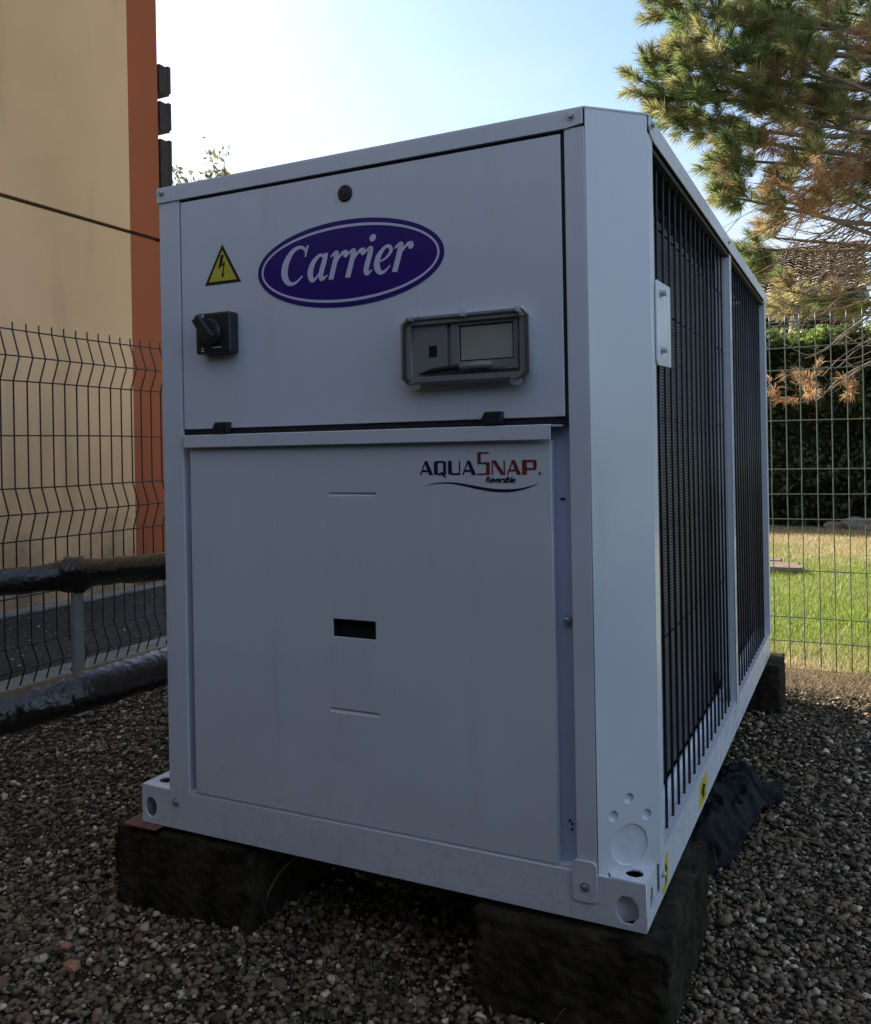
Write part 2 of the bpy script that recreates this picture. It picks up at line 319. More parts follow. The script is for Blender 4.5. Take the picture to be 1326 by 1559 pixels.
def reg_near(n):
    P = np.column_stack([rng.uniform(-1.46, 2.1, n*5), rng.uniform(-.9, 2.5, n*5), np.zeros(n*5)]); P[:, 2] = G
    P = P[inview(P)]
    dist = np.hypot(P[:, 0]-1.386, P[:, 1]+1.4); keep = rng.random(len(P)) < np.clip(1.9/dist, .35, 1)**1.4; P = P[keep]
    dense = ~((P[:, 0] > .15) & (P[:, 0] < .95) & (P[:, 1] > .3)); P = P[dense][:n]; P[:, 2] = gz(P); return P
stones('gravel', 70000, reg_near, .0045, .0185, 0, 'loose grey brown gravel covering the fenced yard')
def reg_big(n):
    P = np.column_stack([rng.uniform(-1.4, 1.8, n*3), rng.uniform(-.9, 2.4, n*3), np.full(n*3, G)]); P = P[inview(P)][:n]; P[:, 2] = gz(P); return P
stones('coarse_gravel', 1300, reg_big, .018, .032, .003, 'larger pebbles lying among the gravel of the yard')
def reg_road(n): 
    P = np.column_stack([rng.uniform(-2.9, -1.64, n), rng.uniform(.7, 3.5, n), np.full(n, -.10)]); return P
stones('road_grit', 2600, reg_road, .004, .013, 0, 'fine grit scattered on the asphalt behind the dark fence')

# ================================================================ BUILDING
bd = empty('building', (-2.97, 0, -.12), 'beige rendered building with a terracotta corner band left of the chiller', 'building')
def bx(mb, *a): mb.box(*a); return mb
bd_inv = Vector((2.97, 0, .12))
def pbuild(mb, name, m, parent, off, bevel=0, smooth=False):
    mb.v = [(a[0]+off[0], a[1]+off[1], a[2]+off[2]) for a in mb.v]; return mb.build(name, m, parent, bevel, smooth)
HB = 8.2
for z0, z1 in ((-.12, 2.255), (2.28, HB)):
    for (y0, y1, mt, nm) in ((-14, 2.985, 'beige', 'wall'), (2.985, 3.262, 'terra', 'corner_band')):
        b_ = MB(); b_.box(-12 if mt == 'beige' else -12, -2.97, y0, y1, z0, z1); pbuild(b_, nm, mt, bd, bd_inv)
b_ = MB(); b_.box(-11.97, -2.992, -13.97, 3.24, 2.255, 2.28); pbuild(b_, 'expansion_joint', 'wood', bd, bd_inv)
b_ = MB(); b_.box(-12.05, -2.93, -14.05, 3.30, HB, HB+.12); pbuild(b_, 'roof_edge', 'galv', bd, bd_inv)
for z0, z1 in ((3.303, 3.50), (3.046, 3.243), (2.62, 2.98), (2.35, 2.58), (2.06, 2.30)):
    b_ = MB(); b_.box(-6.5, -2.962, 3.275, 3.372, z0, z1); b_.box(-6.5, -2.958, 3.355, 3.385, z0+.02, z1+.012)
    pbuild(b_, 'louvre_board', 'wood', bd, bd_inv, .004)
for xx in (-6.2, -4.6, -3.1): b_ = MB(); b_.box(xx-.02, xx+.02, 3.262, 3.276, 1.9, 3.55); pbuild(b_, 'louvre_bracket', 'galv', bd, bd_inv)

# ================================================================ FENCES
def fence(name, p0, p1, nrm, zt, spans, pitch, m, label, vr=.0024, hr=.0026, amp=.035, zb=None):
    """folded wire mesh panel; spans = list of (z, fold) for the horizontal wires from the top"""
    e = empty(name, (p0[0], p0[1], G), label, 'fence')
    off = Vector(e.location); d = Vector((p1[0]-p0[0], p1[1]-p0[1], 0)); Ln = d.length; d.normalize(); n = Vector((*nrm, 0))
    zz = [zt+.03]+[s[0] for s in spans]; fo = [0]+[s[1] for s in spans]
    mb = MB(); mb.tube([Vector((0, 0, z))-Vector((0, 0, G))+n*f*amp for z, f in zip(zz, fo)], vr, 6)
    base = mb.mesh('vertical_wire', smooth=True); k = int(Ln/pitch)
    for i in range(k+1):
        o = link('vertical_wire', base, M[m], e); o.location = d*(i*pitch)+Vector((random.gauss(0, .0008), random.gauss(0, .0008), random.gauss(0, .0015)))
    for z, f in spans:
        mb = MB(); pts = []
        for q in range(17):
            pts.append(n*(f*amp+hr*1.6)+d*(Ln*q/16)+Vector((0, 0, z-G+.0016*math.sin(q*1.7+z*9))))
        mb.tube(pts, hr, 6); mb.build('horizontal_wire', m, e, smooth=True)
    return e
SL = [(1.262, 0), (1.158, 1), (1.068, 0), (.862, 0), (.660, 0), (.562, 1), (.458, 0), (.248, 0), (.062, 0), (-.018, 1), (-.10, 0)]
lf = fence('mesh_fence', (-1.5, .30), (-1.5, 4.6), (1, 0), 1.262, SL, .0596, 'fence', 'dark folded wire mesh fence along the kerb in front of the beige wall', vr=.0031, hr=.003)
lf2 = None
SR = [(1.280, 0), (1.171, -1), (1.082, 0), (.872, 0), (.672, 0), (.571, -1), (.468, 0), (.257, 0), (.062, 0), (-.032, -1), (-.150, 0)]
fence('mesh_fence', (-1.38, 2.5), (3.7, 2.5), (0, 1), 1.28, SR, .0577, 'greenfence', 'green wire mesh fence between the gravel yard and the lawn', vr=.0022, hr=.0023, amp=.022)
def post(x, y, m, label):
    e = empty('fence_post', (x, y, G), label, 'fence post', None)
    a = MB(); a.box(-.025, .025, -.025, .025, 0, 1.52); a.build('post_tube', m, e, bevel=.003)
    a = MB(); a.box(-.028, .028, -.028, .028, 1.521, 1.535); a.build('post_cap', 'black', e, bevel=.003)
post(-1.5, 2.58, 'fence', 'dark square fence post at the corner behind the chiller')

# ================================================================ CHILLER
ch = empty('chiller', (0, 0, 0), 'large grey white outdoor air conditioning chiller with black side guard standing on concrete blocks', 'air conditioner')
H = 1.33; HBs = .077; W = 1.064; LN = 2.07
# --- base frame
hr_ = ell(1.034, .031, .0205, .0245, 8, PI/8); hl_ = ell(.024, .034, .0165, .0215, 20)
small = [ell(x, z, .0022, .0022, 8) for x, z in ((.245, .047), (.315, .054), (.337, .053), (.76, .050), (.795, .052), (.822, .051))]
plate('base_rail', rect(0, W, 0, HBs), [hr_, hl_]+small, .003, 'paint', ch, FRONT(.0015), .0008)
sh = [ell(.040, .037, .012, .021, 8, PI/8)]+[ell(y, z, .003, .003, 8) for y, z in ((.018, .06), (.018, .012), (.066, .057), (.07, .017), (.12, .05), (.128, .02), (.27, .04), (.31, .055), (.43, .03), (.47, .05), (.7, .045), (.9, .03))]
plate('base_rail', rect(.003, LN, 0, HBs-.001), sh, .003, 'paint', ch, SIDE(W-.0015), .0008)
b_ = MB(); b_.box(0, .003, .003, LN, 0, HBs); b_.box(0, W, LN-.003, LN, 0, HBs); b_.build('base_rail', 'paint', ch)
b_ = MB(); b_.box(.05, W-.06, .06, LN-.02, -.001, .004); b_.build('base_floor', 'void', ch)
# corner boxes: inner faces seen through the holes
b_ = MB(); b_.prism([(1.012, .006), (1.058, .040), (1.058, .043), (1.010, .009)], 2, .003, .060); b_.build('corner_gusset', 'lilac' if 0 else 'paint', ch)
b_ = MB(); b_.prism([(.008, .045), (.050, .012), (.052, .015), (.010, .048)], 2, .003, .055); b_.build('corner_gusset', 'paint', ch)
b_ = MB(); b_.tube([(.05, .02, .012), (.03, .05, .03), (.008, .09, .05)], .009, 10); b_.build('drain_hose', 'paint2', ch, smooth=True)
FL = Matrix.Translation((0, 0, HBs))
plate('corner_plate', [(1.008, .0), (W, .0), (W, .072), (1.0, .022)], [ell(1.040, .028, .0155, .0145, 8, PI/8)], .0025, 'paint', ch, Matrix.Translation((0, 0, HBs+.0008)), .0004)
plate('rail_flange', [(.967, .002), (1.004, .002), (.998, .020), (.99, .02)], [], .002, 'paint', ch, Matrix.Translation((0, 0, HBs-.0005)))
b_ = MB(); b_.box(1.003, 1.062, .0012, .0035, HBs-.003, HBs-.0006); b_.build('seam_gap', 'void', ch)
plate('corner_plate', [(0, 0), (.075, 0), (.075, .10), (0, .10)], [ell(.036, .038, .019, .016, 24)], .0025, 'paint', ch, Matrix.Translation((0, 0, HBs+.0008)), .0004)
b_ = MB(); b_.box(.002, .055, .0012, .0035, HBs-.003, HBs-.0006); b_.build('seam_gap', 'void', ch)
b_ = MB(); b_.box(.0, .074, .1005, LN, HBs-.0025, HBs+.001); b_.build('rail_flange', 'paint', ch)
# --- body shell (left side, back, interior)
b_ = MB(); b_.box(.075, .079, .004, LN-.03, HBs, H-.03); b_.box(.075, W-.02, LN-.034, LN-.03, HBs, H-.03); b_.build('side_panel', 'paint', ch)
b_ = MB(); b_.box(.08, .955, .022, .03, HBs, H-.03); b_.build('inner_bulkhead', 'paint2', ch)
# --- front posts
b_ = MB(); b_.box(.075, .129, .0, .021, HBs+.0005, 1.3002); b_.build('corner_post', 'paint', ch, bevel=.002)
b_ = MB(); b_.prism([(.951, .0), (.986, .0), (.986, .021), (.951, .021)], 2, HBs+.0005, 1.3002); b_.build('corner_post', 'paint', ch, bevel=.002)
plate('post_foot', rrect(.945, .985, .032, .098, .008), [], .002, 'paint', ch, FRONT(-.0025), .0008)
# chamfered corner column
CH0 = Vector((.9875, .0005, 0)); CH1 = Vector((1.0695, .0815, 0)); cd = (CH1-CH0).normalized(); cn = Vector((cd.y, -cd.x, 0)); CW = (CH1-CH0).length
def CHM(off=0):
    o = CH0+cn*off; return Matrix(((cd.x, 0, cn.x, o.x), (cd.y, 0, cn.y, o.y), (0, 1, 0, 0), (0, 0, 0, 1)))
knock = [(.029, .170, .0092), (.0585, .195, .0092), (.0915, .164, .0092)]
big = (.0585, .119, .0345)
plate('corner_column', rect(0, CW, HBs+.001, H), [ell(a, b, r, r, 24) for a, b, r in knock]+[ell(*big[:2], big[2], big[2], 40)], .002, 'paint', ch, CHM(-.001), .0004)
for a, b, r in knock+[big]:
    mb = MB(); deep = .0045 if r < .02 else .0022; ri = r*.55 if r < .02 else r*.93
    n = 32; v = []; f = []
    for rr, h in ((r+.0006, -.0004), (r, -.0006), ((r+ri)/2, -deep*.75), (ri, -deep), (ri*.5, -deep)):
        for k in range(n):
            t_ = 2*PI*k/n; v.append(CHM(h) @ Vector((a+rr*math.cos(t_), b+rr*math.sin(t_), 0)))
    for i in range(4):
        for k in range(n): f.append((i*n+k, i*n+(k+1) % n, (i+1)*n+(k+1) % n, (i+1)*n+k))
    f.append(tuple(4*n+k for k in range(n))); mb.add(v, f); mb.build('knockout', 'paint', ch, smooth=True)
# column wraps round to the side
b_ = MB(); b_.box(1.0675, 1.0705, .0815, .118, .03, 1.3); b_.box(1.045, 1.0672, .114, .117, .08, 1.3); b_.build('column_return', 'paint', ch, bevel=.0006)
b_ = MB(); hexbolt(b_, (1.0705, .095, .055), 0, .0045, .005, 1); b_.build('bolt', 'zinc', ch)
# --- top cap
b_ = MB(); b_.prism([(.073, -.0015), (.9872, -.0015), (1.0725, .0815), (1.0725, LN+.003), (.073, LN+.003)], 2, H-.0012, H+.0015); b_.build('top_panel', 'paint', ch)
b_ = MB(); b_.prism([(.0725, 1.2995), (.9535, 1.2995), (.984, 1.3035), (.984, 1.3285), (.0725, 1.3285)], 1, -.0035, -.0008); b_.build('top_trim', 'paint', ch, bevel=.0006)
b_ = MB(); b_.prism([(.0835, 1.312), (.093, 1.300), (.125, 1.2945), (LN, 1.2945), (LN, 1.3285), (.0835, 1.3285)], 0, 1.0708, 1.0738); b_.build('top_trim', 'paint', ch, bevel=.0006)
b_ = MB(); b_.box(.0725, .0745, 0, LN, 1.2995, 1.3285); b_.build('top_trim', 'paint', ch)
b_ = MB(); b_.box(1.0, 1.066, .12, LN-.05, 1.285, 1.3282); b_.build('guard_header', 'void', ch)
b_ = MB()
for x, z in ((.0865, 1.3195), (.965, 1.3185)): hexbolt(b_, (x, -.0035, z), 1, .0052, .005)
for x, z in ((.0945, .056), (.966, .057)): hexbolt(b_, (x, -.003 if x < .5 else -.0048, z), 1, .0052, .005)
hexbolt(b_, (.9375, .0215, .487), 1, .0058, .011)
b_.build('bolt', 'zinc', ch)
b_ = MB(); hexbolt(b_, (1.0738, .098, 1.316), 0, .0052, .006, 1); hexbolt(b_, (1.0738, 1.04, 1.312), 0, .004, .005, 1); b_.build('bolt', 'zinc', ch)
b_ = MB()
for x, z in ((.932, .690), (.934, .150), (.9385, .145), (.9375, .136), (.933, .812)): b_.box(x-.004 if z > .5 else x-.0016, x+.004 if z > .5 else x+.0016, .0200, .0218, z-.0018, z+.0018)
b_.box(.1315, .1345, .0205, .0218, .478, .492)
b_.build('screw_slot', 'void', ch)
# --- upper door (near black backing stands for the shaded gap round it)
DX0, DX1, DZ0, DZ1 = .1335, .9445, .8275, 1.2935
b_ = MB(); b_.box(.1295, .9505, .0045, .0215, .8165, 1.2992); b_.build('door_gap_backing', 'void', ch)
door = MB(); door.box(DX0, DX1, -.0005, .0045, DZ0, DZ1)
dob = door.build('upper_door', 'paint', ch, bevel=.0012)
b_ = MB(); b_.box(.9418, .9525, .0036, .0048, .8275, 1.294)
# lock
b_ = MB(); b_.lathe([(.0155, 0), (.0155, .0022), (.0135, .0035), (.0125, .0038)], (.530, -.0005, 1.2555), 1, 28, -1); b_.build('lock', 'black', dob)
b_ = MB(); b_.lathe([(.0075, .0036), (.0075, .0046), (.0045, .005)], (.530, -.0005, 1.2555), 1, 20, -1); b_.build('lock_barrel', 'boxgrey' if 0 else 'black', dob)
# latches
for x in (.2375, .8195):
    b_ = MB(); b_.prism([(x-.018, .829), (x-.012, .8395), (x+.018, .8395), (x+.018, .8185), (x-.014, .8175), (x-.018, .823)], 1, -.0165, .0); b_.build('latch', 'black', dob, bevel=.0015)
# logo badge
OC = (.5295, 1.1258)
plate('logo_badge', ell(*OC, .2015, .0805, 96), [], .0009, 'violet', dob, FRONT(-.0012))
plate('logo_ring', ell(*OC, .1925, .0715, 96), [ell(*OC, .1885, .0665, 96)], .0004, 'lilac', dob, FRONT(-.0019))
def catmull(P, k=6):
    P = [np.array(p, float) for p in P]; Q = [2*P[0]-P[1]]+P+[2*P[-1]-P[-2]]; o = []
    for i in range(1, len(Q)-2):
        for j in range(k):
            t = j/k; a, b, c, d = Q[i-1:i+3]; o.append(.5*((2*b)+(-a+c)*t+(2*a-5*b+4*c-d)*t*t+(-a+3*b-3*c+d)*t**3))
    o.append(P[-1]); return np.array(o)
class Letters:
    def __init__(s, y0, x, z, sc, shear): s.mb = MB(); s.y = y0; s.x = x; s.z = z; s.sc = sc; s.sh = shear; s.k = 0
    def pt(s, p): s_ = s.sc; return (s.x+s_*(p[0]+s.sh*p[1]), s.z+s_*p[1])
    def fix(s):
        s.k += 1; return s.y-.00004*(s.k % 9)
    def stroke(s, P, smooth=True):
        Q = catmull(P) if smooth and len(P) > 2 else np.array(P, float)
        v = []; y = s.fix()
        for i, q in enumerate(Q):
            t = Q[min(i+1, len(Q)-1)][:2]-Q[max(i-1, 0)][:2]; t = t/(np.linalg.norm(t)+1e-9); n = np.array((-t[1], t[0]))*max(q[2], .03)/2
            for sg in (1, -1): a = s.pt(q[:2]+n*sg); v.append((a[0], y, a[1]))
        s.mb.add(v, [(2*i, 2*i+1, 2*i+3, 2*i+2) for i in range(len(Q)-1)])
    def poly(s, P):
        y = s.fix(); s.mb.add([(*[s.pt(p)[0]], y, s.pt(p)[1]) for p in P], [tuple(range(len(P)))])
    def dot(s, c, r): s.poly([(c[0]+r*math.cos(a*PI/8), c[1]+r*math.sin(a*PI/8)) for a in range(16)])
    def adv(s, w_): s.x += w_*s.sc
def car(Lt, c):
    S_ = Lt.stroke
    if c == 'C':
        S_([(1.0, 1.0, .05), (.93, 1.24, .10), (.68, 1.37, .12), (.36, 1.25, .20), (.13, .85, .29), (.12, .42, .29), (.34, .08, .19), (.66, .02, .11), (.98, .26, .07)]); S_([(1.02, 1.40, .09), (.98, .98, .07)], False); Lt.adv(1.22)
    elif c == 'a':
        S_([(.66, .84, .08), (.44, .97, .12), (.17, .72, .22), (.10, .34, .25), (.25, .05, .16), (.45, .18, .09), (.62, .52, .07)]); S_([(.70, 1.02, .17), (.66, .70, .22), (.60, .28, .22), (.68, .06, .16), (.90, .18, .05)]); Lt.adv(.93)
    elif c == 'r':
        S_([(-.02, .84, .04), (.10, .93, .12), (.22, .97, .18), (.24, .80, .22), (.15, 0, .22)]); S_([(.22, .50, .06), (.38, .80, .09), (.54, .95, .15), (.68, .90, .24)]); Lt.dot((.66, .87), .115); Lt.adv(.74)
    elif c == 'i':
        S_([(-.02, .84, .04), (.10, .93, .12), (.22, .97, .18), (.22, .75, .22), (.16, .25, .22), (.24, .06, .15), (.42, .18, .05)]); Lt.dot((.24, 1.34), .135); Lt.adv(.48)
    elif c == 'e':
        S_([(.18, .42, .06), (.46, .55, .09), (.62, .78, .14), (.52, .95, .13), (.34, .93, .13), (.14, .66, .22), (.11, .32, .25), (.28, .06, .18), (.48, .06, .11), (.68, .26, .05)]); Lt.adv(.76)
Lt = Letters(-.0023, .381, 1.0985, .0500, .20)
for c in 'Carrier': car(Lt, c)
Lt.mb.build('logo_lettering', 'lilac', dob)
# warning triangle
def tri(cx, z0, w_, h_, o=0): return [(cx-w_/2+o*1.75, z0+o), (cx+w_/2-o*1.75, z0+o), (cx, z0+h_-o*2.05)]
ws = plate('warning_sign', tri(.2405, 1.1165, .0905, .079), [], .0006, 'ink', dob, FRONT(-.0010))
plate('sign_field', tri(.2405, 1.1165, .0905, .079, .0058), [], .0003, 'yellow', dob, FRONT(-.00155))
zl = Letters(-.00195, .2405, 1.1165, .079, 0)
zl.poly([(-.045, .73), (.055, .73), (-.005, .50), (.095, .565), (.035, .25), (.075, .26), (-.005, .13), (-.035, .27), (.0, .26), (.035, .47), (-.13, .38)])
zl.mb.build('bolt_symbol', 'ink', dob)
# isolator switch
sw = MB(); sw.box(.193, .278, -.030, -.0005, .975, 1.056); swo = sw.build('isolator_switch', 'black', dob, bevel=.004)
b_ = MB(); b_.lathe([(.026, .0), (.026, .006), (.024, .010), (.023, .016)], (.233, -.030, 1.017), 1, 32, -1)
b_.build('rotary_knob', 'black', dob)
hb = MB(); pr = []
ang = R(128); ax_ = Vector((math.cos(ang), 0, math.sin(ang))); pe = Vector((-ax_.z, 0, ax_.x)); c0 = Vector((.233, 0, 1.017))
for (l_, ww) in ((-.024, .013), (.036, .010)):
    for s_ in (-1, 1): pr.append(c0+ax_*l_+pe*ww*s_)
v = [(p.x, y, p.z) for y in (-.044, -.055) for p in (pr[0], pr[1], pr[3], pr[2])]
hb.add(v, [(0, 1, 2, 3), (7, 6, 5, 4), (0, 4, 5, 1), (1, 5, 6, 2), (2, 6, 7, 3), (3, 7, 4, 0)]); hb.build('switch_lever', 'black', dob, bevel=.003)
b_ = MB(); b_.box(.2085, .2155, -.0305, -.0303, 1.0475, 1.0525); b_.box(.2075, .2135, -.0305, -.0303, .984, .987); b_.box(.2075, .215, -.0305, -.0303, .979, .9815); b_.box(.236, .258, -.0305, -.0303, .985, .9872); b_.box(.206, .212, -.0555, -.0552, 1.040, 1.044); b_.build('switch_marking', 'clearclip', dob)
# display unit in a tinted box
bx0, bx1, bz0, bz1 = .658, .8895, .8915, 1.0075
def oct_(x0, x1, z0, z1, c): return [(x0+c, z0), (x1-c, z0), (x1, z0+c), (x1, z1-c), (x1-c, z1), (x0+c, z1), (x0, z1-c), (x0, z0+c)]
plate('display_box', oct_(bx0, bx1, bz0, bz1, .012), [rect(bx0+.012, bx1-.014, bz0+.012, bz1-.010)], .018, 'boxgrey', dob, FRONT(-.0095), .0012)
b_ = MB(); b_.box(bx0+.01, bx1-.012, -.0055, -.0008, bz0+.01, bz1-.008); b_.build('box_back', 'boxgrey', dob)
b_ = MB(); b_.box(.671, .738, -.012, -.0056, .905, .996); b_.build('blank_cover', 'boxgrey', dob, bevel=.0015)
b_ = MB(); b_.box(.7035, .7185, -.0132, -.0121, .9395, .9585); b_.build('service_socket', 'void', dob)
plate('screen_bezel', rect(.746, .869, .912, .997), [rect(.760, .862, .927, .991)], .006, 'boxgrey', dob, FRONT(-.0085), .001)
b_ = MB(); b_.box(.757, .865, -.0085, -.0057, .926, .993); b_.build('screen_frame', 'void', dob)
b_ = MB(); b_.box(.7635, .8585, -.0092, -.0086, .9305, .9875); b_.build('display_screen', 'screen', dob)
b_ = MB(); b_.tube([(.684, -.018, .9085), (.698, -.018, .9115), (.71, -.018, .914), (.745, -.018, .917), (.765, -.018, .918)], [.001, .003, .0048, .005, .005], 12); b_.build('marker_pen', 'black', dob, smooth=True)
b_ = MB(); b_.tube([(.7652, -.018, .918), (.80, -.018, .9195), (.820, -.018, .920), (.824, -.018, .920)], [.0052, .0054, .005, .001], 12); b_.build('marker_cap', 'clearclip', dob, smooth=True)
tm = text_mesh('TOUCHPILOT', .0078, 0, .0001, .0001, 1.0); tm.transform(FRONT(-.0125, .797, .9085)); link('box_lettering', tm, M['ink'], dob)
tm = text_mesh('7y7', .0085, 0, .0001, .0001, .9); tm.transform(FRONT(-.0125, .781, .908)); link('box_lettering', tm, M['ink'], dob)
gl = bpy.data.materials.new('smoked_cover'); gl.use_nodes = True; t = gl.node_tree; t.nodes.remove(t.nodes['Principled BSDF'])
tr = N(t, 'ShaderNodeBsdfTransparent'); tr.inputs[0].default_value = (.74, .73, .71, 1); gs = N(t, 'ShaderNodeBsdfGlossy'); gs.inputs['Roughness'].default_value = .06; fr = N(t, 'ShaderNodeFresnel'); fr.inputs[0].default_value = 1.5
ms = N(t, 'ShaderNodeMixShader'); ms.inputs[0].default_value = .07; t.links.new(tr.outputs[0], ms.inputs[1]); t.links.new(gs.outputs[0], ms.inputs[2]); t.links.new(ms.outputs[0], t.nodes['Material Output'].inputs[0])
M['smoked'] = gl
b_ = MB(); P0 = oct_(bx0-.001, bx1+.001, bz0-.001, bz1+.001, .012); P1 = oct_(bx0+.004, bx1-.004, bz0+.004, bz1-.004, .010); n = 8
v = [(p[0], -.0185, p[1]) for p in P0]+[(p[0], -.032, p[1]) for p in P0]+[(p[0], -.036, p[1]) for p in P1]
b_.add(v, [(i, (i+1) % n, n+(i+1) % n, n+i) for i in range(n)]+[(n+i, n+(i+1) % n, 2*n+(i+1) % n, 2*n+i) for i in range(n)]+[tuple(range(2*n, 3*n))]); b_.build('smoked_lid', 'smoked', dob)
plate('lid_rim', oct_(bx0-.002, bx1+.002, bz0-.002, bz1+.002, .0125), [oct_(bx0+.004, bx1-.004, bz0+.004, bz1-.004, .010)], .003, 'rimgrey', dob, FRONT(-.0200), .0006)
for x in (.676, .776, .876):
    b_ = MB(); b_.box(x-.007, x+.007, -.030, -.016, bz1-.0005, bz1+.0055); b_.box(x-.004, x+.004, -.031, -.017, bz1-.005, bz1+.001); b_.build('lid_hinge', 'clearclip', dob, bevel=.0008)
for x in (.680, .869):
    b_ = MB(); b_.prism([(x+.0105*math.cos(a), bz0-.0005+.0095*math.sin(a)) for a in [PI+PI*k/10 for k in range(11)]], 1, -.026, -.022); b_.build('lid_tab', 'boxgrey', dob)
    b_ = MB(); b_.box(x-.005, x+.005, -.0365, -.0345, bz0+.001, bz0+.004); b_.build('tab_screw', 'zinc', dob)

# --- lower panel
lp_out = rect(.1475, .9185, .0835, .789)
g1 = (.481, .5835, .6925, .7005); g2 = (.4755, .583, .2860, .2955)
lpo = plate('lower_panel', lp_out, [rect(*g1[:2], *g1[2:]), rect(*g2[:2], *g2[2:]), rrect(.4845, .5785, .4285, .4635, .002)], .002, 'paint', ch, FRONT(.0018), .0007)
for x0, x1, z0, z1 in (g1, g2):
    b_ = MB(); zm = z0+(z1-z0)*.72
    v = [(x0, .0006, z0), (x1, .0006, z0), (x1-.001, .0050, zm), (x0+.001, .0050, zm), (x0, .0006, z1), (x1, .0006, z1)]
    b_.add(v, [(0, 1, 2, 3), (3, 2, 5, 4), (0, 3, 4), (1, 5, 2)]); b_.build('pressed_rib', 'paint', lpo)
b_ = MB(); b_.box(.478, .585, .0205, .0217, .42, .47); b_.box(.482, .4835, .003, .0205, .425, .467); b_.build('grip_pocket', 'void', lpo)
b_ = MB(); b_.box(.1475, .1490, .0029, .0216, .0835, .789); b_.box(.917, .9185, .0029, .0216, .0835, .789); b_.box(.149, .917, .0029, .0216, .0835, .085); b_.build('panel_edge', 'paint', lpo)
b_ = MB(); b_.prism([(.0205, .8150), (-.0125, .8150), (-.0135, .8135), (-.0135, .7905), (-.012, .7895), (-.011, .7905), (-.011, .8125), (.0205, .8125)], 0, .1425, .9235); 
b_.v = [(a[0], a[1], a[2]) for a in b_.v]; b_.build('drip_lip', 'paint', ch)
b_ = MB(); b_.box(.9236, .9395, -.004, .02, .8112, .8145); b_.box(.131, .1424, -.002, .02, .8105, .8135); b_.build('lip_end', 'paint2', ch)
b_ = MB(); b_.box(.1295, .953, .003, .0215, HBs+.0005, .0825); b_.build('sill', 'paint', ch)
# AQUASNAP lettering
def block(Lt, c):
    T, t_ = .30, .10
    if c == 'A': Lt.poly([(0, 0), (.11, 0), (.52, .98), (.42, 1)]); Lt.poly([(.36, 1), (.62, 1), (1.06, 0), (.74, 0)]); Lt.poly([(.18, .22), (.75, .22), (.70, .36), (.24, .36)]); Lt.adv(1.13)
    elif c == 'Q': Lt.poly([(0, .06), (.30, .0), (.30, 1), (0, .94)]); Lt.poly([(.72, 0), (.96, .06), (.96, .94), (.72, 1)]); Lt.poly([(.3, 0), (.72, 0), (.72, .14), (.3, .14)]); Lt.poly([(.3, .86), (.72, .86), (.72, 1), (.3, 1)]); Lt.poly([(.50, .20), (.62, .26), (.98, -.16), (.78, -.16)]); Lt.adv(1.10)
    elif c == 'U': Lt.poly([(0, .08), (.30, .0), (.30, 1), (0, 1)]); Lt.poly([(.3, 0), (.92, 0), (.92, .14), (.3, .14)]); Lt.poly([(.84, .14), (.94, .14), (.94, 1), (.84, 1)]); Lt.adv(1.08)
    elif c == 'N': Lt.poly([(0, 0), (.10, 0), (.10, 1), (0, 1)]); Lt.poly([(0, 1), (.32, 1), (.98, 0), (.68, 0)]); Lt.poly([(.88, 0), (.98, 0), (.98, 1), (.88, 1)]); Lt.adv(1.08)
    elif c == 'P': Lt.poly([(0, 0), (.34, 0), (.34, 1), (0, 1)]); Lt.poly([(.34, .84), (.98, .84), (1.0, 1), (.34, 1)]); Lt.poly([(.80, .40), (1.04, .44), (1.04, .94), (.80, .84)]); Lt.poly([(.34, .32), (1.0, .32), (.96, .46), (.34, .46)]); Lt.adv(1.15)
    elif c == 'S': Lt.poly([(.02, 1.45), (.88, 1.45), (.86, 1.56), (.02, 1.58)]); Lt.poly([(0, .82), (.26, .82), (.26, 1.46), (0, 1.50)]); Lt.poly([(.0, .74), (.92, .74), (.92, .88), (.0, .88)]); Lt.poly([(.64, .0), (.92, .0), (.92, .76), (.64, .76)]); Lt.poly([(-.02, 0), (.66, 0), (.66, .11), (-.02, .11)]); Lt.adv(1.06)
La = Letters(-.0004, .6745, .7315, .0250, 0)
for c in 'AQUA': block(La, c)
La.mb.build('model_lettering', 'navy', lpo)
Lb = Letters(-.0004, La.x+.001, .7315, .0250, 0)
for c in 'SNAP': block(Lb, c)
Lb.dot((.10, .08), .09); Lb.mb.build('model_lettering', 'red', lpo)
tm = text_mesh('Reversible', .0150, .25, .00035, .0001, .88); tm.transform(FRONT(-.0006, .8005, .7182)); link('model_lettering', tm, M['ink'], lpo)
Ls = Letters(-.0004, 0, 0, 1, 0)
Ls.stroke([(.686, .7135, .0003), (.710, .7175, .0018), (.740, .7175, .003), (.775, .7115, .0046), (.812, .7050, .0054), (.845, .7045, .0048), (.872, .7085, .003), (.897, .7165, .0004)])
# widths under the floor of the stroke helper: scale it here
Ls.mb = MB(); Q = catmull([(.686, .7130, .0003), (.710, .7172, .0018), (.740, .7172, .003), (.775, .7115, .0046), (.812, .7055, .0054), (.845, .7045, .0048), (.872, .7085, .003), (.897, .7165, .0004)])
v = []
for i, q in enumerate(Q):
    t_ = Q[min(i+1, len(Q)-1)][:2]-Q[max(i-1, 0)][:2]; t_ /= np.linalg.norm(t_); n_ = np.array((-t_[1], t_[0]))*q[2]/2
    for s_ in (1, -1): v.append((q[0]+n_[0]*s_, -.0005, q[1]+n_[1]*s_))
Ls.mb.add(v, [(2*i, 2*i+1, 2*i+3, 2*i+2) for i in range(len(Q)-1)]); Ls.mb.build('model_swoosh', 'navy', lpo)

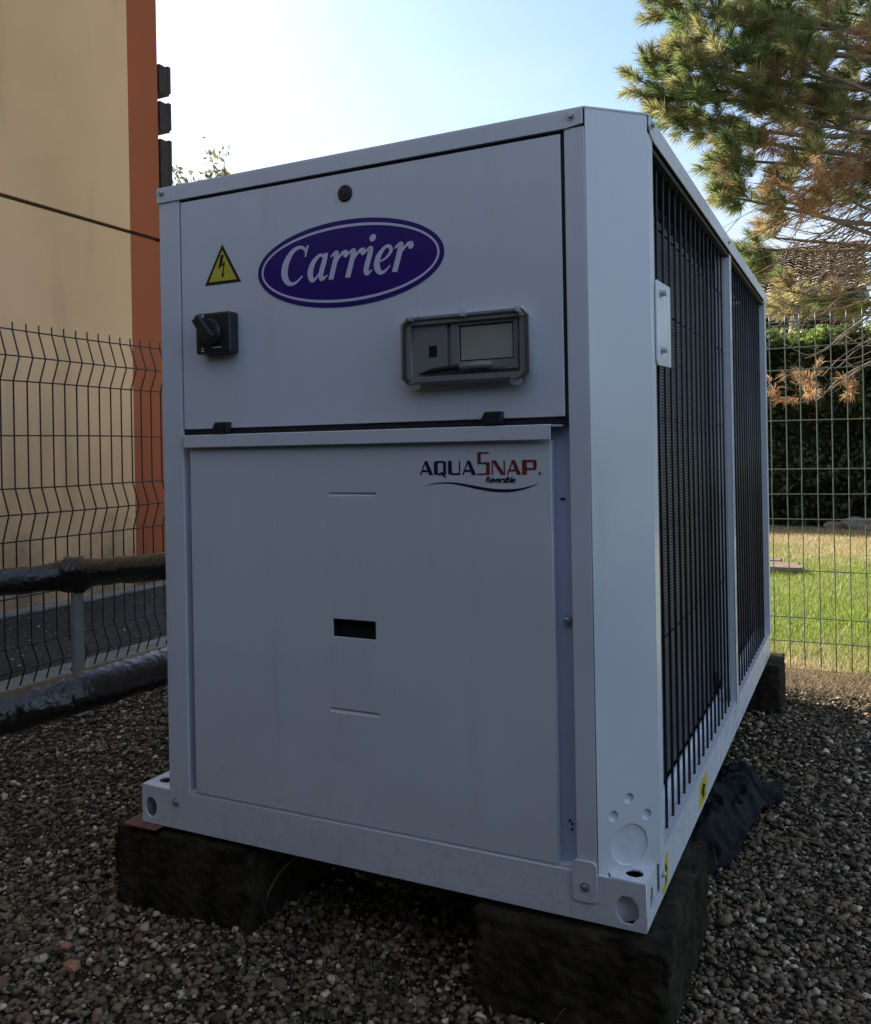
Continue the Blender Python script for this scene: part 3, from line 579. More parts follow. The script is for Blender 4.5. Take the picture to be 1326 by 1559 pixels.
# --- side: sill tray, guard bars, coil, posts
b_ = MB(); b_.add([(W+.002, .128, HBs-.012), (W+.002, LN, HBs-.012), (W+.002, LN, HBs+.004), (W+.002, .128, HBs+.004), (1.018, LN, HBs+.001), (1.018, .128, HBs+.001), (1.018, LN, HBs-.0025), (1.018, .128, HBs-.0025), (W-.001, LN, HBs-.012), (W-.001, .128, HBs-.012), (W-.001, LN, HBs+.000), (W-.001, .128, HBs+.000)],
    [(0, 1, 2, 3), (3, 2, 4, 5), (5, 4, 6, 7), (8, 9, 11, 10), (10, 11, 7, 6), (0, 3, 11, 9), (3, 5, 7, 11), (1, 8, 10, 2), (2, 10, 6, 4), (0, 9, 8, 1)]); b_.build('sill_tray', 'paint', ch)
b_ = MB(); b_.box(1.018, 1.022, .12, LN-.03, HBs, .100); b_.build('coil_tray', 'paint', ch)
bar = MB(); bar.tube([(1.0535, 0, HBs), (1.0535, 0, 1.286)], .0028, 8); bar_me = bar.mesh('guard_bar', smooth=True)
y = .163
while y < 2.02:
    if not 1.075 < y < 1.14: link('guard_bar', bar_me, M['wire'], ch).location = (0, y, 0)
    y += .0585 if y < 1.1 else .0575
for z in (.42, .62, .83, 1.03, 1.18):
    b_ = MB(); b_.tube([(1.0495, .12, z), (1.0495, 1.085, z)], .0024, 6); b_.tube([(1.0495, 1.125, z), (1.0495, LN-.04, z)], .0024, 6); b_.build('guard_cross_wire', 'wire', ch, smooth=True)
for (y0, y1, x0) in ((.125, 1.045, 1.014), (1.16, 1.98, 1.008)):
    b_ = MB(); z = .104
    while z < 1.235:
        b_.prism([(x0-.0022, z), (x0, z+.0006), (x0, z+.0019), (x0-.0022, z+.0025)], 1, y0, y1); z += .0066
    tag(b_.build('coil_tubes', 'coil', ch), kind='stuff')
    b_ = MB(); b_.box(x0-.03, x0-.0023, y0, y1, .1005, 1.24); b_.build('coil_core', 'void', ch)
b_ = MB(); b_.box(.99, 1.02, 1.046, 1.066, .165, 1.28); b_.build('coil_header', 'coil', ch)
# centre post with slots
sl = []; z = .14
while z < 1.24: sl.append(rrect(1.106, 1.116, z, z+.068, .0045)); z += .095
plate('centre_post', rect(1.092, 1.124, HBs+.002, 1.292), sl, .002, 'paint', ch, SIDE(1.0675), .0003)
b_ = MB(); b_.box(1.0525, 1.0668, 1.092, 1.0945, HBs+.002, 1.292); b_.box(1.030, 1.0524, 1.078, 1.0805, .12, 1.285); b_.box(1.03, 1.060, 1.1205, 1.1235, HBs+.002, 1.292); b_.build('centre_post', 'paint', ch)
b_ = MB(); b_.box(1.035, 1.0690, LN-.042, LN-.002, HBs+.002, 1.295); b_.build('rear_post', 'paint', ch, bevel=.001)
b_ = MB(); b_.prism([(.112, 1.052), (.118, 1.060), (.2330, 1.0640), (.2330, .918), (.120, .914), (.112, .922)], 0, 1.0712, 1.0742); b_.build('lifting_plate', 'paint', ch, bevel=.0006)
b_ = MB(); hexbolt(b_, (1.0742, .148, 1.040), 0, .0058, .010, 1); hexbolt(b_, (1.0742, .150, .942), 0, .0058, .010, 1); b_.build('bolt', 'zinc', ch)
# yellow lifting labels on the rail
for y0, y1, z0, z1 in ((.121, .172, .003, .064), (.50, .60, .008, .060)):
    plate('hazard_label', rect(y0, y1, z0, z1), [], .0005, 'yellow', ch, SIDE(W+.0006))
    c = (y0+y1)/2; zz = (z0+z1)/2; q = (y1-y0)*.28; h = (z1-z0)*.3
    plate('label_arrow', [(c-q*.4, zz-h), (c+q*.5, zz-h), (c+q*.5, zz), (c+q*1.2, zz), (c, zz+h), (c-q*1.1, zz), (c-q*.4, zz)], [], .0003, 'ink', ch, SIDE(W+.00115))

# ================================================================ BLOCKS UNDER THE CHILLER
def rough_box(name, x0, x1, y0, y1, z0, z1, m, label, cat, group=None, amp=.0095, seg=38, seed=0):
    bm = bmesh.new(); bmesh.ops.create_cube(bm, size=1); bmesh.ops.subdivide_edges(bm, edges=list(bm.edges), cuts=seg, use_grid_fill=True)
    lo = Vector((x0, y0, z0)); sz = Vector((x1-x0, y1-y0, z1-z0)); cx = Vector(((x0+x1)/2, (y0+y1)/2, z0))
    for v_ in bm.verts:
        c = v_.co; edge = sum(abs(abs(a)-.5) < 1e-4 for a in c)
        p = Vector([(c[i]+.5)*sz[i] for i in range(3)])+lo
        nn = mnoise.noise_vector(p*14+Vector((seed*7, 0, 0)))*amp*.6+mnoise.noise_vector(p*70)*amp*.45+mnoise.noise_vector(p*160)*amp*.3
        if edge >= 2:
            pull = (cx+Vector((0, 0, sz.z/2))-p); pull = Vector([math.copysign(1, pull[i]) if abs(abs(c[i])-.5) < 1e-4 else 0 for i in range(3)])
            nn = nn*.8+pull*amp*max(0, .25+2.4*mnoise.noise(p*26))
        if abs(c.z-.5) < 1e-4: nn.z = min(nn.z, 0)
        v_.co = p+nn-cx
    me = bpy.data.meshes.new(name); bm.to_mesh(me); bm.free()
    for p in me.polygons: p.use_smooth = True
    o = link(name, me, M[m]); o.location = cx; return tag(o, label, cat, group)
grp = 'concrete blocks carrying the chiller'
rough_box('concrete_block', -.070, .285, -.012, .36, G-.05, -.0125, 'concrete', 'dark weathered concrete block under the front left corner of the chiller', 'concrete block', grp, seed=1)
rough_box('concrete_block', .772, 1.096, -.02, .40, G-.05, -.0125, 'concrete', 'dark concrete block under the front right corner beside the plastic sheet', 'concrete block', grp, seed=2)
rough_box('concrete_block', .70, 1.108, 1.93, 2.16, G-.05, -.0125, 'concrete', 'concrete block under the far right end of the chiller by the green fence', 'concrete block', grp, seed=3)
rough_box('concrete_block', -.06, .30, 1.80, 2.12, G-.05, -.0125, 'concrete', 'concrete block under the rear left corner of the chiller', 'concrete block', grp, seed=4)
b_ = MB(); b_.box(-.035, .035, -.035, .035, 0, .0018); b_.box(-.06, .0, -.03, .05, -.006, -.0002); o = b_.build('steel_shim', 'rust', bevel=.0005); o.location = (.02, .012, -.0035); tag(o, 'small rusty steel shim between the left block and the chiller base', 'shim')

# ================================================================ PIPES
def wrapped(name, pts, r, label, seed, knots=()):
    P = catmull([(*p, 0) for p in pts], 40)[:, :3]; n = 40; V = []; Fc = []; P = [Vector(p) for p in P]; s = 0; u = None
    for i, p in enumerate(P):
        t_ = (P[min(i+1, len(P)-1)]-P[max(i-1, 0)]).normalized(); u = t_.orthogonal().normalized() if u is None else (u-t_*u.dot(t_)).normalized(); w_ = t_.cross(u)
        if i: s += (p-P[i-1]).length
        for k in range(n):
            a = 2*PI*k/n; sp_ = (s*9+a/(2*PI)+seed) % 1
            rr = r*(.97+.05*(1-sp_)*(sp_ > .1)+.06*mnoise.noise((math.cos(a)*1.3+seed, math.sin(a)*1.3, s*14))+.06*(.45-abs(mnoise.noise((math.cos(a)*1.6+seed, math.sin(a)*1.6+s*9, s*34))))+.05*(.4-abs(mnoise.noise((math.cos(a)*4+s*30, math.sin(a)*4, s*60+seed)))))
            for ks, ka in knots: rr += ka*math.exp(-((s-ks)/.045)**2)*(1+.6*mnoise.noise((a*1.6, s*40, seed)))
            V.append(p+(u*math.cos(a)+w_*math.sin(a))*rr)
    for i in range(len(P)-1):
        for k in range(n): Fc.append((i*n+k, i*n+(k+1) % n, (i+1)*n+(k+1) % n, (i+1)*n+k))
    c = Vector(pts[0]); me_o = np_mesh(name, [v_-c for v_ in V], Fc, M['film'], smooth=True); me_o.location = c; return tag(me_o, label, 'pipe')
wrapped('insulated_pipe', [(-1.40, -1.6, .33), (-1.405, -.4, .332), (-1.395, .40, .334), (-1.369, .721, .335), (-1.311, .839, .335), (-1.226, .926, .345), (-1.015, .928, .368), (-.76, .887, .398), (-.513, .897, .425), (-.2, .91, .44), (.075, .92, .44)], .047, 'upper black film wrapped pipe running into the left side of the chiller', 1.3, knots=((2.60, .016), (2.54, .010)))
wrapped('insulated_pipe', [(-.75, -.68, .12), (-.52, -.35, .17), (-.34, -.077, .207), (-.263, .072, .228), (-.232, .201, .236), (-.215, .33, .238), (-.14, .46, .24), (.075, .56, .24)], .046, 'lower thick black film wrapped pipe curving into the left side of the chiller', 4.1, knots=((.62, .004),))
def strut(name, x, y, z0, z1, label, w_=.052):
    e = empty(name, (x, y, z0), label, 'pipe support'); h = z1-z0
    hs = []; z = .03
    while z < h-.03: hs.append(rrect(-.006, .006, z, z+.022, .005)); z += .045
    mw = Matrix.Rotation(R(-26), 4, 'Z')
    plate('slotted_face', rect(-w_/2, -w_/2+.018, 0, h), [[(a[0]-w_/2+.009, a[1]) for a in q] for q in hs], .002, 'galv', e, mw @ FRONT(-.01))
    b_ = MB(); b_.box(-w_/2+.0185, w_/2, -.014, -.011, 0, h); b_.box(-w_/2, -w_/2+.002, -.0085, .02, 0, h); b_.box(w_/2-.002, w_/2, -.0108, .02, 0, h); b_.v = [tuple(mw @ Vector(a)) for a in b_.v]; b_.build('channel', 'galv', e)
    b_ = MB(); b_.box(-.03, .03, -.025, .025, -.004, .002); b_.build('foot_plate', 'galv', e)
strut('pipe_support', -1.233, .932, G, .30, 'galvanised slotted strut holding up the upper wrapped pipe')
strut('pipe_support', -.20, .345, G, .20, 'dark steel strut standing beneath the lower pipe next to the chiller', .035)

# ================================================================ PLASTIC SHEET, TWIGS, BITS
def sheet_cloth(name, cx, cy, lx, ly, seed, label, rot=0):
    V = []; Fc = []; nx, ny = 90, 90
    for i in range(nx+1):
        for j in range(ny+1):
            a = i/nx-.5; b = j/ny-.5; rr = math.hypot(a, b)*2
            p = Vector((a*lx*(1+.25*mnoise.noise((b*5, seed, 0))), b*ly*(1+.25*mnoise.noise((a*5, seed, 3))), 0))
            q = Vector((p.x*7+seed, p.y*7, seed))
            z = .055*(1-min(1, rr)**1.6)+.05*(.5-abs(mnoise.noise(q*1.1)))+.05*(.5-abs(mnoise.noise(q*2.7)))+.02*(.5-abs(mnoise.noise(q*6)))
            z *= 1-.9*max(0, min(1, (rr-.75)/.5))
            p = Matrix.Rotation(rot, 3, 'Z') @ p; V.append((p.x, p.y, z+.004))
    for i in range(nx):
        for j in range(ny):
            a = i*(ny+1)+j; Fc.append((a, a+ny+1, a+ny+2, a+1))
    o = np_mesh(name, V, Fc, M['tarp'], smooth=True); o.location = (cx, cy, G); return tag(o, label, 'plastic sheet')
sheet_cloth('plastic_sheet', 1.00, .92, .27, .62, 2.2, 'crumpled dark plastic sheet spilling out from under the right side of the chiller', R(-8))
def loosebit(name, pts, r, label, cat, m='twig'):
    c = Vector(pts[0]); P = catmull([(*p, 0) for p in pts], 6)[:, :3]; b_ = MB(); n = len(P); b_.tube([Vector(p)-c for p in P], [r*(1-.7*i/n) for i in range(n)], 6); o = b_.build(name, m, smooth=True); o.location = c; return tag(o, label, cat)
loosebit('fallen_twig', [(1.17, .811, G+.015), (1.25, .82, G+.02), (1.33, .80, G+.014), (1.45, .82, G+.012)], .0028, 'long pale dry twig lying on the gravel right of the plastic sheet', 'twig')
loosebit('plant_stem', [(.28, .03, G), (.285, .05, -.12), (.31, .08, -.07), (.36, .12, -.04), (.43, .18, -.03)], .0028, 'thin dry stem arching out from beside the front left block', 'stem')
for k, (x, y, s_, l_) in enumerate(((.065, -.248, .017, 'orange brick chip at the lower left, the larger of the pair'), (.0, -.205, .013, 'small orange brick chip behind the larger orange chip'))):
    bm = bmesh.new(); bmesh.ops.create_icosphere(bm, subdivisions=1, radius=s_)
    for v_ in bm.verts: v_.co = Vector((v_.co.x*1.15, v_.co.y*.8, v_.co.z*.5))*(1+.3*mnoise.noise(v_.co*70+Vector((k, 0, 0))))
    me = bpy.data.meshes.new('brick_chip'); bm.to_mesh(me); bm.free(); o = link('brick_chip', me, M['brick']); o.location = (x, y, G+.01); tag(o, l_, 'brick chip')
# dry straw and small weeds in the gravel
def blades(name, P, hmin, hmax, wd, tint, lean, label, cat, matn='leaf', segs=2, lie=0.0):
    n = len(P); h = rng.uniform(hmin, hmax, n); a = rng.uniform(0, 2*PI, n); ln = np.abs(rng.normal(0, lean, n))+lie
    d = np.stack([np.cos(a), np.sin(a), np.zeros(n)], 1); s_ = np.stack([-np.sin(a), np.cos(a), np.zeros(n)], 1)
    rows = []
    for k in range(segs+1):
        t_ = k/segs; ang = ln*t_*1.3
        c = P+d*(h*np.sin(np.clip(ang, 0, 1.5))*t_)[:, None]+np.array([0, 0, 1])*(h*np.cos(np.clip(ang, 0, 1.5))*t_)[:, None]
        ww = wd*(1-.85*t_); rows += [c-s_*ww/2, c+s_*ww/2]
    V = np.stack(rows, 1); m_ = 2*(segs+1); Fq = np.array([(2*k, 2*k+1, 2*k+3, 2*k+2) for k in range(segs)])
    Fc = (Fq[None]+np.arange(n)[:, None, None]*m_).reshape(-1, 4)
    return tag(np_mesh(name, V.reshape(-1, 3), Fc, M[matn], np.repeat(tint, m_, 0)), label, cat, kind='stuff')
n = 420; cl = rng.uniform((-.9, -.75), (1.9, 2.3), (46, 2)); cl = cl[~((cl[:, 0] > -.05) & (cl[:, 0] < 1.1) & (cl[:, 1] > .2))]
cl = np.vstack([cl, [(.42, .02), (.5, -.05), (.6, -.02), (.55, -.15), (.66, -.1), (1.25, -.05), (1.3, .1), (.35, -.02), (.3, -.1)]])
idx = rng.integers(0, len(cl), 900); P = np.column_stack([cl[idx]+rng.normal(0, .025, (900, 2)), np.full(900, G-.005)])
blades('yard_weeds', P, .02, .085, .0022, np.array([(.10, .10, .035)])*rng.uniform(.6, 1.5, (900, 1)), .6, 'thin weeds and dry blades growing through the gravel', 'weeds')
P = np.column_stack([rng.uniform(-1.3, 1.9, 500), rng.uniform(-.8, 2.4, 500), np.full(500, G+.008)])
blades('dry_straw', P, .03, .11, .0018, np.array([(.20, .16, .10)])*rng.uniform(.6, 1.5, (500, 1)), .1, 'dry straw and pine needles lying on the gravel', 'straw', lie=1.05)
def litter(n, y0, y1, x0, x1):
    P = np.column_stack([rng.uniform(x0, x1, n), rng.uniform(y0, y1, n), np.full(n, G+.012)]); a = rng.uniform(0, 2*PI, n); l_ = rng.uniform(.004, .013, n); w_ = l_*rng.uniform(.15, .4, n)
    d = np.stack([np.cos(a), np.sin(a), rng.normal(0, .25, n)], 1); e = np.stack([-np.sin(a), np.cos(a), rng.normal(0, .35, n)], 1)
    V = np.stack([P-d*l_[:, None], P+e*w_[:, None], P+d*l_[:, None]*.9, P-e*w_[:, None]*.8], 1)
    V[..., 2] = np.maximum(V[..., 2], G+.004)
    ti = np.array([(.17, .12, .07), (.26, .19, .11), (.10, .08, .045), (.22, .18, .12)])[rng.integers(0, 4, n)]*rng.uniform(.6, 1.3, (n, 1))
    return V.reshape(-1, 3), np.arange(4*n).reshape(-1, 4), np.repeat(ti, 4, 0)
V, Fc, ti = litter(1500, -.9, 2.45, -1.4, 1.9)
tag(np_mesh('leaf_litter', V, Fc, M['leaf'], ti), 'small dry brown leaves scattered over the gravel', 'leaf litter', kind='stuff')
P = np.column_stack([rng.uniform(1.0, 2.0, 2600), 2.05+.45*rng.random(2600)**.6, np.full(2600, G+.008)])
blades('fallen_needles', P, .04, .12, .0016, np.array([(.36, .26, .15)])*rng.uniform(.6, 1.4, (2600, 1)), .1, 'pale fallen pine needles drifted against the green fence', 'pine needles', lie=1.05)

# ================================================================ LAWN, BOARD, ROCKS
def wedge(n, y0, y1, pw=1.5):
    y = y0+(y1-y0)*rng.random(n)**pw; x = -.3-.0*y+rng.random(n)*(2.6+.12*y); P = np.column_stack([x, y, np.full(n, G-.006)])
    d = P-np.array([1.3862, -1.4011, .7743]); xx = (d@np.array(r2))/(d@np.array(F_)); return P[(xx > .30) & (xx < .62)]
P = wedge(190000, 2.53, 9.4, 1.35)
nn = np.array([mnoise.noise((p[0]*1.7, p[1]*.9, 0))+.5*mnoise.noise((p[0]*5, p[1]*4, 5)) for p in P])
t0 = np.clip((P[:, 1]-6.1)/.9, 0, 1)+np.clip((3.3-P[:, 1])/.7, 0, 1)*.6+nn*.75; t0 = np.clip(t0, 0, 1)[:, None]
gr = np.array([(.23, .30, .04)]); ta = np.array([(.46, .37, .20)])
tint = (gr*(1-t0)+ta*t0)*rng.uniform(.6, 1.4, (len(P), 1)); hh = 1
o = blades('grass', P, .018, .05, .0045, tint, .55, 'sunlit lawn beyond the green fence, green in the middle and dry further back', 'grass', segs=1)
bo = empty('weathered_board', (.70, 5.65, G), 'dark weathered board slab lying on the lawn beside the rear post', 'board')
for k, (x0, x1, y0, y1, z0, z1) in enumerate(((-.75, .28, -.20, -.02, .012, .055), (-.75, .24, .0, .17, .010, .05), (-.75, .10, .19, .36, .014, .056))):
    b_ = MB(); b_.box(x0, x1, y0, y1, z0, z1); b_.build('plank', 'bark', bo, bevel=.006)
for k, (x, y, s_) in enumerate(((1.33, 9.3, .13), (1.56, 9.25, .15), (1.10, 9.36, .08))):
    bm = bmesh.new(); bmesh.ops.create_icosphere(bm, subdivisions=3, radius=s_)
    for v_ in bm.verts: v_.co = Vector((v_.co.x*1.5, v_.co.y, v_.co.z*.7))*(1+.35*mnoise.noise(v_.co*9+Vector((k*3, 0, 0))))
    me = bpy.data.meshes.new('rock'); bm.to_mesh(me); bm.free(); o = link('rock', me, mat('pale_rock_%d' % k, (.20, .19, .17), .9, var=.3, vscale=20)); o.location = (x, y, G+s_*.35)
    tag(o, ('pale rock at the foot of the hedge, the middle one', 'largest pale rock at the right edge below the hedge', 'smallest pale rock under the hedge, nearest the chiller')[k], 'rock')

# ================================================================ LEAF CLOUDS
def leaves(name, P, size, tint, m='leaf', parent=None, up=.3):
    n = len(P); q = rng.normal(0, 1, (n, 3)); q /= np.linalg.norm(q, axis=1)[:, None]; r_ = rng.normal(0, 1, (n, 3)); r_[:, 2] += up
    a = np.cross(q, r_); a /= np.linalg.norm(a, axis=1)[:, None]; b = np.cross(q, a); s_ = size*rng.uniform(.55, 1.3, n)[:, None]
    V = np.stack([P-a*s_*.5, P+b*s_*.28, P+a*s_*.5, P-b*s_*.28], 1).reshape(-1, 3)
    return np_mesh(name, V, np.arange(4*n).reshape(-1, 4), M[m], np.repeat(tint, 4, 0), parent)
hd = empty('hedge', (0, 9.5, G), 'tall dark clipped hedge with bright sunlit top behind the lawn', 'hedge')
n = 60000; X = rng.uniform(-3.5, 4.5, n); top = rng.random(n) < .42; Zt = 2.02+.05*np.array([mnoise.noise((x*2, 0, 0)) for x in X])
Y = np.where(top, rng.uniform(9.45, 10.7, n), 9.5+np.abs(rng.normal(0, .07, n))); Zz = np.where(top, Zt+rng.normal(0, .05, n), rng.uniform(G+.03, 1.95, n)-.0)
Y = np.where(top, Y, Y+.30*np.array([mnoise.noise((x*2.2, z*2.5, 3)) for x, z in zip(X, Zz)]))
P = np.column_stack([X-0, Y-9.5, Zz-G])
ti = np.where(top[:, None], np.array([(.135, .175, .045)]), np.array([(.036, .048, .021)]))*rng.uniform(.3, 1.9, (n, 1))  # sun on the top and shade on the face are put into the tints
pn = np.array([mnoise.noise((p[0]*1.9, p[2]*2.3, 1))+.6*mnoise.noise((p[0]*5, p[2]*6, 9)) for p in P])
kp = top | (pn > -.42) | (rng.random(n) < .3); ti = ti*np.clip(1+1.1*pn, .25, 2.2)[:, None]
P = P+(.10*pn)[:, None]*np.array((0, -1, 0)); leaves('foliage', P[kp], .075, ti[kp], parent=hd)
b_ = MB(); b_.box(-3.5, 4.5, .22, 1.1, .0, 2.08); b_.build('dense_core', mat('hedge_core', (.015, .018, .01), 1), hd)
for k in range(26): b_ = MB(); x = -3.4+k*.31; b_.tube([(x, .3, 0), (x+random.uniform(-.08, .08), .35, .5)], .02, 6); b_.build('stem', 'bark', hd)
# unseen hedge added behind the photographer to darken the chiller's lower front
def shade_hedge(x, y, lx, ly, h, label):
    e = empty('hedge', (x, y, G), label, 'hedge'); n = int(5200*(lx+ly)*.8)
    q = rng.uniform(-1, 1, (n, 3)); f = rng.integers(0, 3, n); q[np.arange(n), f] = np.sign(q[np.arange(n), f]+1e-6)*rng.normal(1, .012, n)
    P = q*np.array((lx/2, ly/2, h/2))+np.array((0, 0, h/2+.1)); k = P[:, 2] > .15; P = P[k]
    leaves('foliage', P, .09, np.array([(.04, .062, .02)])*rng.uniform(.5, 1.5, (len(P), 1)), parent=e)
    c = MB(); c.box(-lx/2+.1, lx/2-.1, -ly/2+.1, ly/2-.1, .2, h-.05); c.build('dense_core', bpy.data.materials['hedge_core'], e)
shade_hedge(1.5, -2.95, 9.5, 1.0, 1.95, 'unseen clipped hedge added behind the photographer to shade the chiller front')
#shade_hedge(6.0, -.2, 1.0, 6.5, 2.2, 'unseen clipped hedge added on the right to block skylight')

# ================================================================ HOUSE BEHIND
hs = empty('house', (0, 14, G), 'low house with a sunlit tan tiled roof and dark wall behind the hedge', 'house')
b_ = MB(); b_.box(-9, 1.25, .05, 5, 0, 3.22); b_.build('wall', mat('dark_brown_wall', (.035, .026, .022), .9, var=.3, vscale=3), hs)
b_ = MB(); b_.box(-9, 1.5, -.52, -.42, 3.16, 3.26); b_.build('gutter', 'galv', hs)
b_ = MB(); b_.tube([(1.30, -.47, 3.16), (1.31, -.42, 3.02), (1.33, -.2, 2.92), (1.335, -.1, 2.80), (1.335, -.1, .1)], .05, 12); b_.build('downpipe', mat('pale_downpipe', (.55, .52, .45), .6), hs, smooth=True)
b_ = MB(); e0 = Vector((0, -.45, 3.27)); sl_ = Vector((0, 3.6, 1.55)); nR = 20
b_.prism([(-.42, 3.24), (3.2, 4.80), (3.2, 4.72), (-.42, 3.16)], 0, -9, 1.47); b_.build('roof', mat('roof_underlay', (.08, .05, .035), .9), hs)
V = []; Fc = []; pit = .17; nx = int(10.4/pit); prof = [(-.5, .0), (-.32, .028), (0, .045), (.32, .028)]
for r_ in range(nR):
    for kk in (0, 1):
        f_ = (r_+kk*1.08)/nR; lift = .042-.036*kk
        for c in range(nx+1):
            for (dx, dz) in prof:
                V.append((-8.95+(c+dx)*pit, e0.y+sl_.y*f_, e0.z+sl_.z*f_+lift+dz+.004*math.sin(c*12.9+r_*7.1)))
w_ = (nx+1)*4
for r_ in range(nR):
    for c in range(w_-1): a = r_*2*w_+c; Fc.append((a, a+1, a+w_+1, a+w_))
tintv = np.array([(.42, .31, .21)])*np.repeat(rng.uniform(.6, 1.25, (len(V)//4, 1)), 4, 0)
tl = np_mesh('roof_tiles', V, Fc, mat('clay_tile', (.4, .3, .2), .85, attr='tint'), tintv, hs); tag(tl, kind='stuff')

# ================================================================ PINE TREES
def needles(name, C, D, per, ln, tint, parent, spread=1.0, tw=.0028, twl=.10):
    n = len(C); D = D/np.linalg.norm(D, axis=1)[:, None]
    A = np.cross(D, rng.normal(0, 1, (n, 3))); A /= np.linalg.norm(A, axis=1)[:, None]; B = np.cross(D, A)
    t_ = rng.random((n, per)); ph = rng.uniform(0, 2*PI, (n, per)); an = (.95-.55*t_+rng.normal(0, .18, (n, per)))*spread
    base = C[:, None]+D[:, None]*(t_*twl)[..., None]
    d = D[:, None]*np.cos(an)[..., None]+(A[:, None]*np.cos(ph)[..., None]+B[:, None]*np.sin(ph)[..., None])*np.sin(an)[..., None]
    L_ = ln*rng.uniform(.7, 1.15, (n, per))[..., None]; s_ = np.cross(d, rng.normal(0, 1, (n, per, 3))); s_ /= np.linalg.norm(s_, axis=2)[..., None]
    tip = base+d*L_; tip[..., 2] -= (.12*L_[..., 0]); mid = base+d*L_*.5
    V = np.stack([base-s_*tw*.5, base+s_*tw*.5, mid+s_*tw*.5, tip, mid-s_*tw*.5], 2).reshape(-1, 3)
    k = n*per; Fc = np.arange(5*k).reshape(-1, 5); tt = np.repeat((tint[:, None]*rng.uniform(.7, 1.3, (n, per, 1))).reshape(-1, 3), 5, 0)
    return np_mesh(name, V, Fc, M['needle'], tt, parent)
GREEN = np.array((.17, .25, .09)); OLIVE = np.array((.46, .42, .19)); DRY = np.array((.50, .26, .13)); TAN = np.array((.45, .34, .19))
lobes = [ # x, y, z, radius, clumps, dry share
 (.12, 4.7, 3.30, .13, 10, 0), (.24, 4.7, 3.14, .14, 12, 0), (.33, 4.8, 3.42, .12, 8, 0), (.20, 4.9, 3.90, .17, 14, 0), (.42, 4.9, 3.75, .18, 16, 0), (.42, 4.7, 3.48, .16, 14, .1), (.55, 4.7, 3.22, .24, 30, .1), (.38, 4.6, 2.98, .15, 12, 0),
 (.50, 4.6, 2.86, .12, 8, .0), (.68, 4.6, 2.62, .20, 24, .05), (.66, 4.6, 2.38, .15, 14, .1), (.85, 4.8, 2.98, .26, 36, .2), (.72, 5.0, 3.45, .26, 34, .15), (.98, 5.1, 3.62, .30, 40, .15), (1.02, 4.8, 3.25, .24, 30, .15), (.85, 5.1, 3.95, .3, 34, 0),
 (1.25, 5.5, 3.85, .35, 40, .0), (1.2, 5.1, 2.95, .24, 26, .15), (.94, 4.8, 2.38, .13, 10, .6), (1.5, 5.4, 3.35, .38, 44, .05), (1.62, 5.5, 2.75, .32, 24, .2), (1.15, 4.9, 2.62, .16, 12, .2),
 (.74, 5.5, 2.10, .13, 13, .2), (.92, 5.3, 1.86, .06, 4, .2), (1.45, 5.3, 1.72, .12, 8, .3), (.86, 5.2, 2.22, .10, 5, .2), (1.25, 5.1, 2.45, .14, 9, .3), (1.55, 5.1, 2.5, .18, 16, .3), (1.2, 5.3, 1.74, .08, 5, .3), (.66, 5.6, 2.25, .10, 6, .1), (1.1, 5.4, 4.3, .4, 40, 0), (1.7, 5.8, 4.2, .5, 50, 0), (2.3, 5.4, 3.6, .5, 50, 0), (2.6, 5.0, 2.9, .5, 40, .1), (3.2, 5.6, 3.6, .6, 60, 0), (2.6, 6.3, 4.4, .6, 60, 0), (2.7, 5.4, 5.4, .7, 70, 0)]
C = []; D = []; T = []; cent = np.array((2.9, 5.7, 2.6))
for x, y, z, r_, k, dry in lobes:
    k = int(k*1.5); q = rng.normal(0, 1, (k, 3)); q = q/np.linalg.norm(q, axis=1)[:, None]*(rng.random((k, 1))**.45)*r_*np.array((1, 1.3, .85)); c = np.array((x, y, z))+q; C.append(c)
    o_ = c-cent; o_ /= np.linalg.norm(o_, axis=1)[:, None]; D.append(o_*.55+q/r_*.7+np.array((0, 0, .45))+rng.normal(0, .25, (k, 3)))
    isd = rng.random(k) < dry; mix_ = rng.random((k, 1))**1.2; g = GREEN*(1-mix_)+OLIVE*mix_; T.append(np.where(isd[:, None], TAN, g))
C = np.vstack(C); D = np.vstack(D); T = np.vstack(T)
pt = empty('pine_tree', (2.9, 5.7, G), 'large pine with sunlit green and brown needles reaching in from the upper right', 'pine tree')
off = np.array(pt.location)
needles('crown', C-off, D, 150, .105, T, pt)
dl = [(1.23, 4.35, 2.36, .15, 26), (1.12, 4.4, 2.24, .10, 12), (1.34, 4.4, 2.42, .09, 10), (.97, 4.5, 2.66, .09, 12), (1.12, 4.05, 1.14, .04, 5), (1.10, 4.03, 1.07, .05, 3), (.92, 4.05, 1.09, .09, 4), (1.32, 4.1, 1.13, .06, 3), (1.45, 4.6, 3.25, .1, 8)]
C = []; D = []; 
for x, y, z, r_, k in dl:
    q = rng.normal(0, .55, (k, 3))*r_; C.append(np.array((x, y, z))+q); D.append(rng.normal(0, .5, (k, 3))+np.array((-.5, -.2, -.05)))
C = np.vstack(C); D = np.vstack(D); needles('dead_needles', C-off, D, 60, .068, np.tile(DRY*.55+TAN*.45, (len(C), 1))*rng.uniform(.7, 1.25, (len(C), 1)), pt, spread=1.1)
b_ = MB(); b_.tube([(0, 0, -.1), (.02, .02, .6), (-.02, 0, 1.6), (.04, .03, 3), (.0, 0, 4.4), (.05, 0, 6.2)], [.24, .19, .17, .14, .10, .03], 14); b_.build('trunk', 'bark', pt, smooth=True)
br = MB()
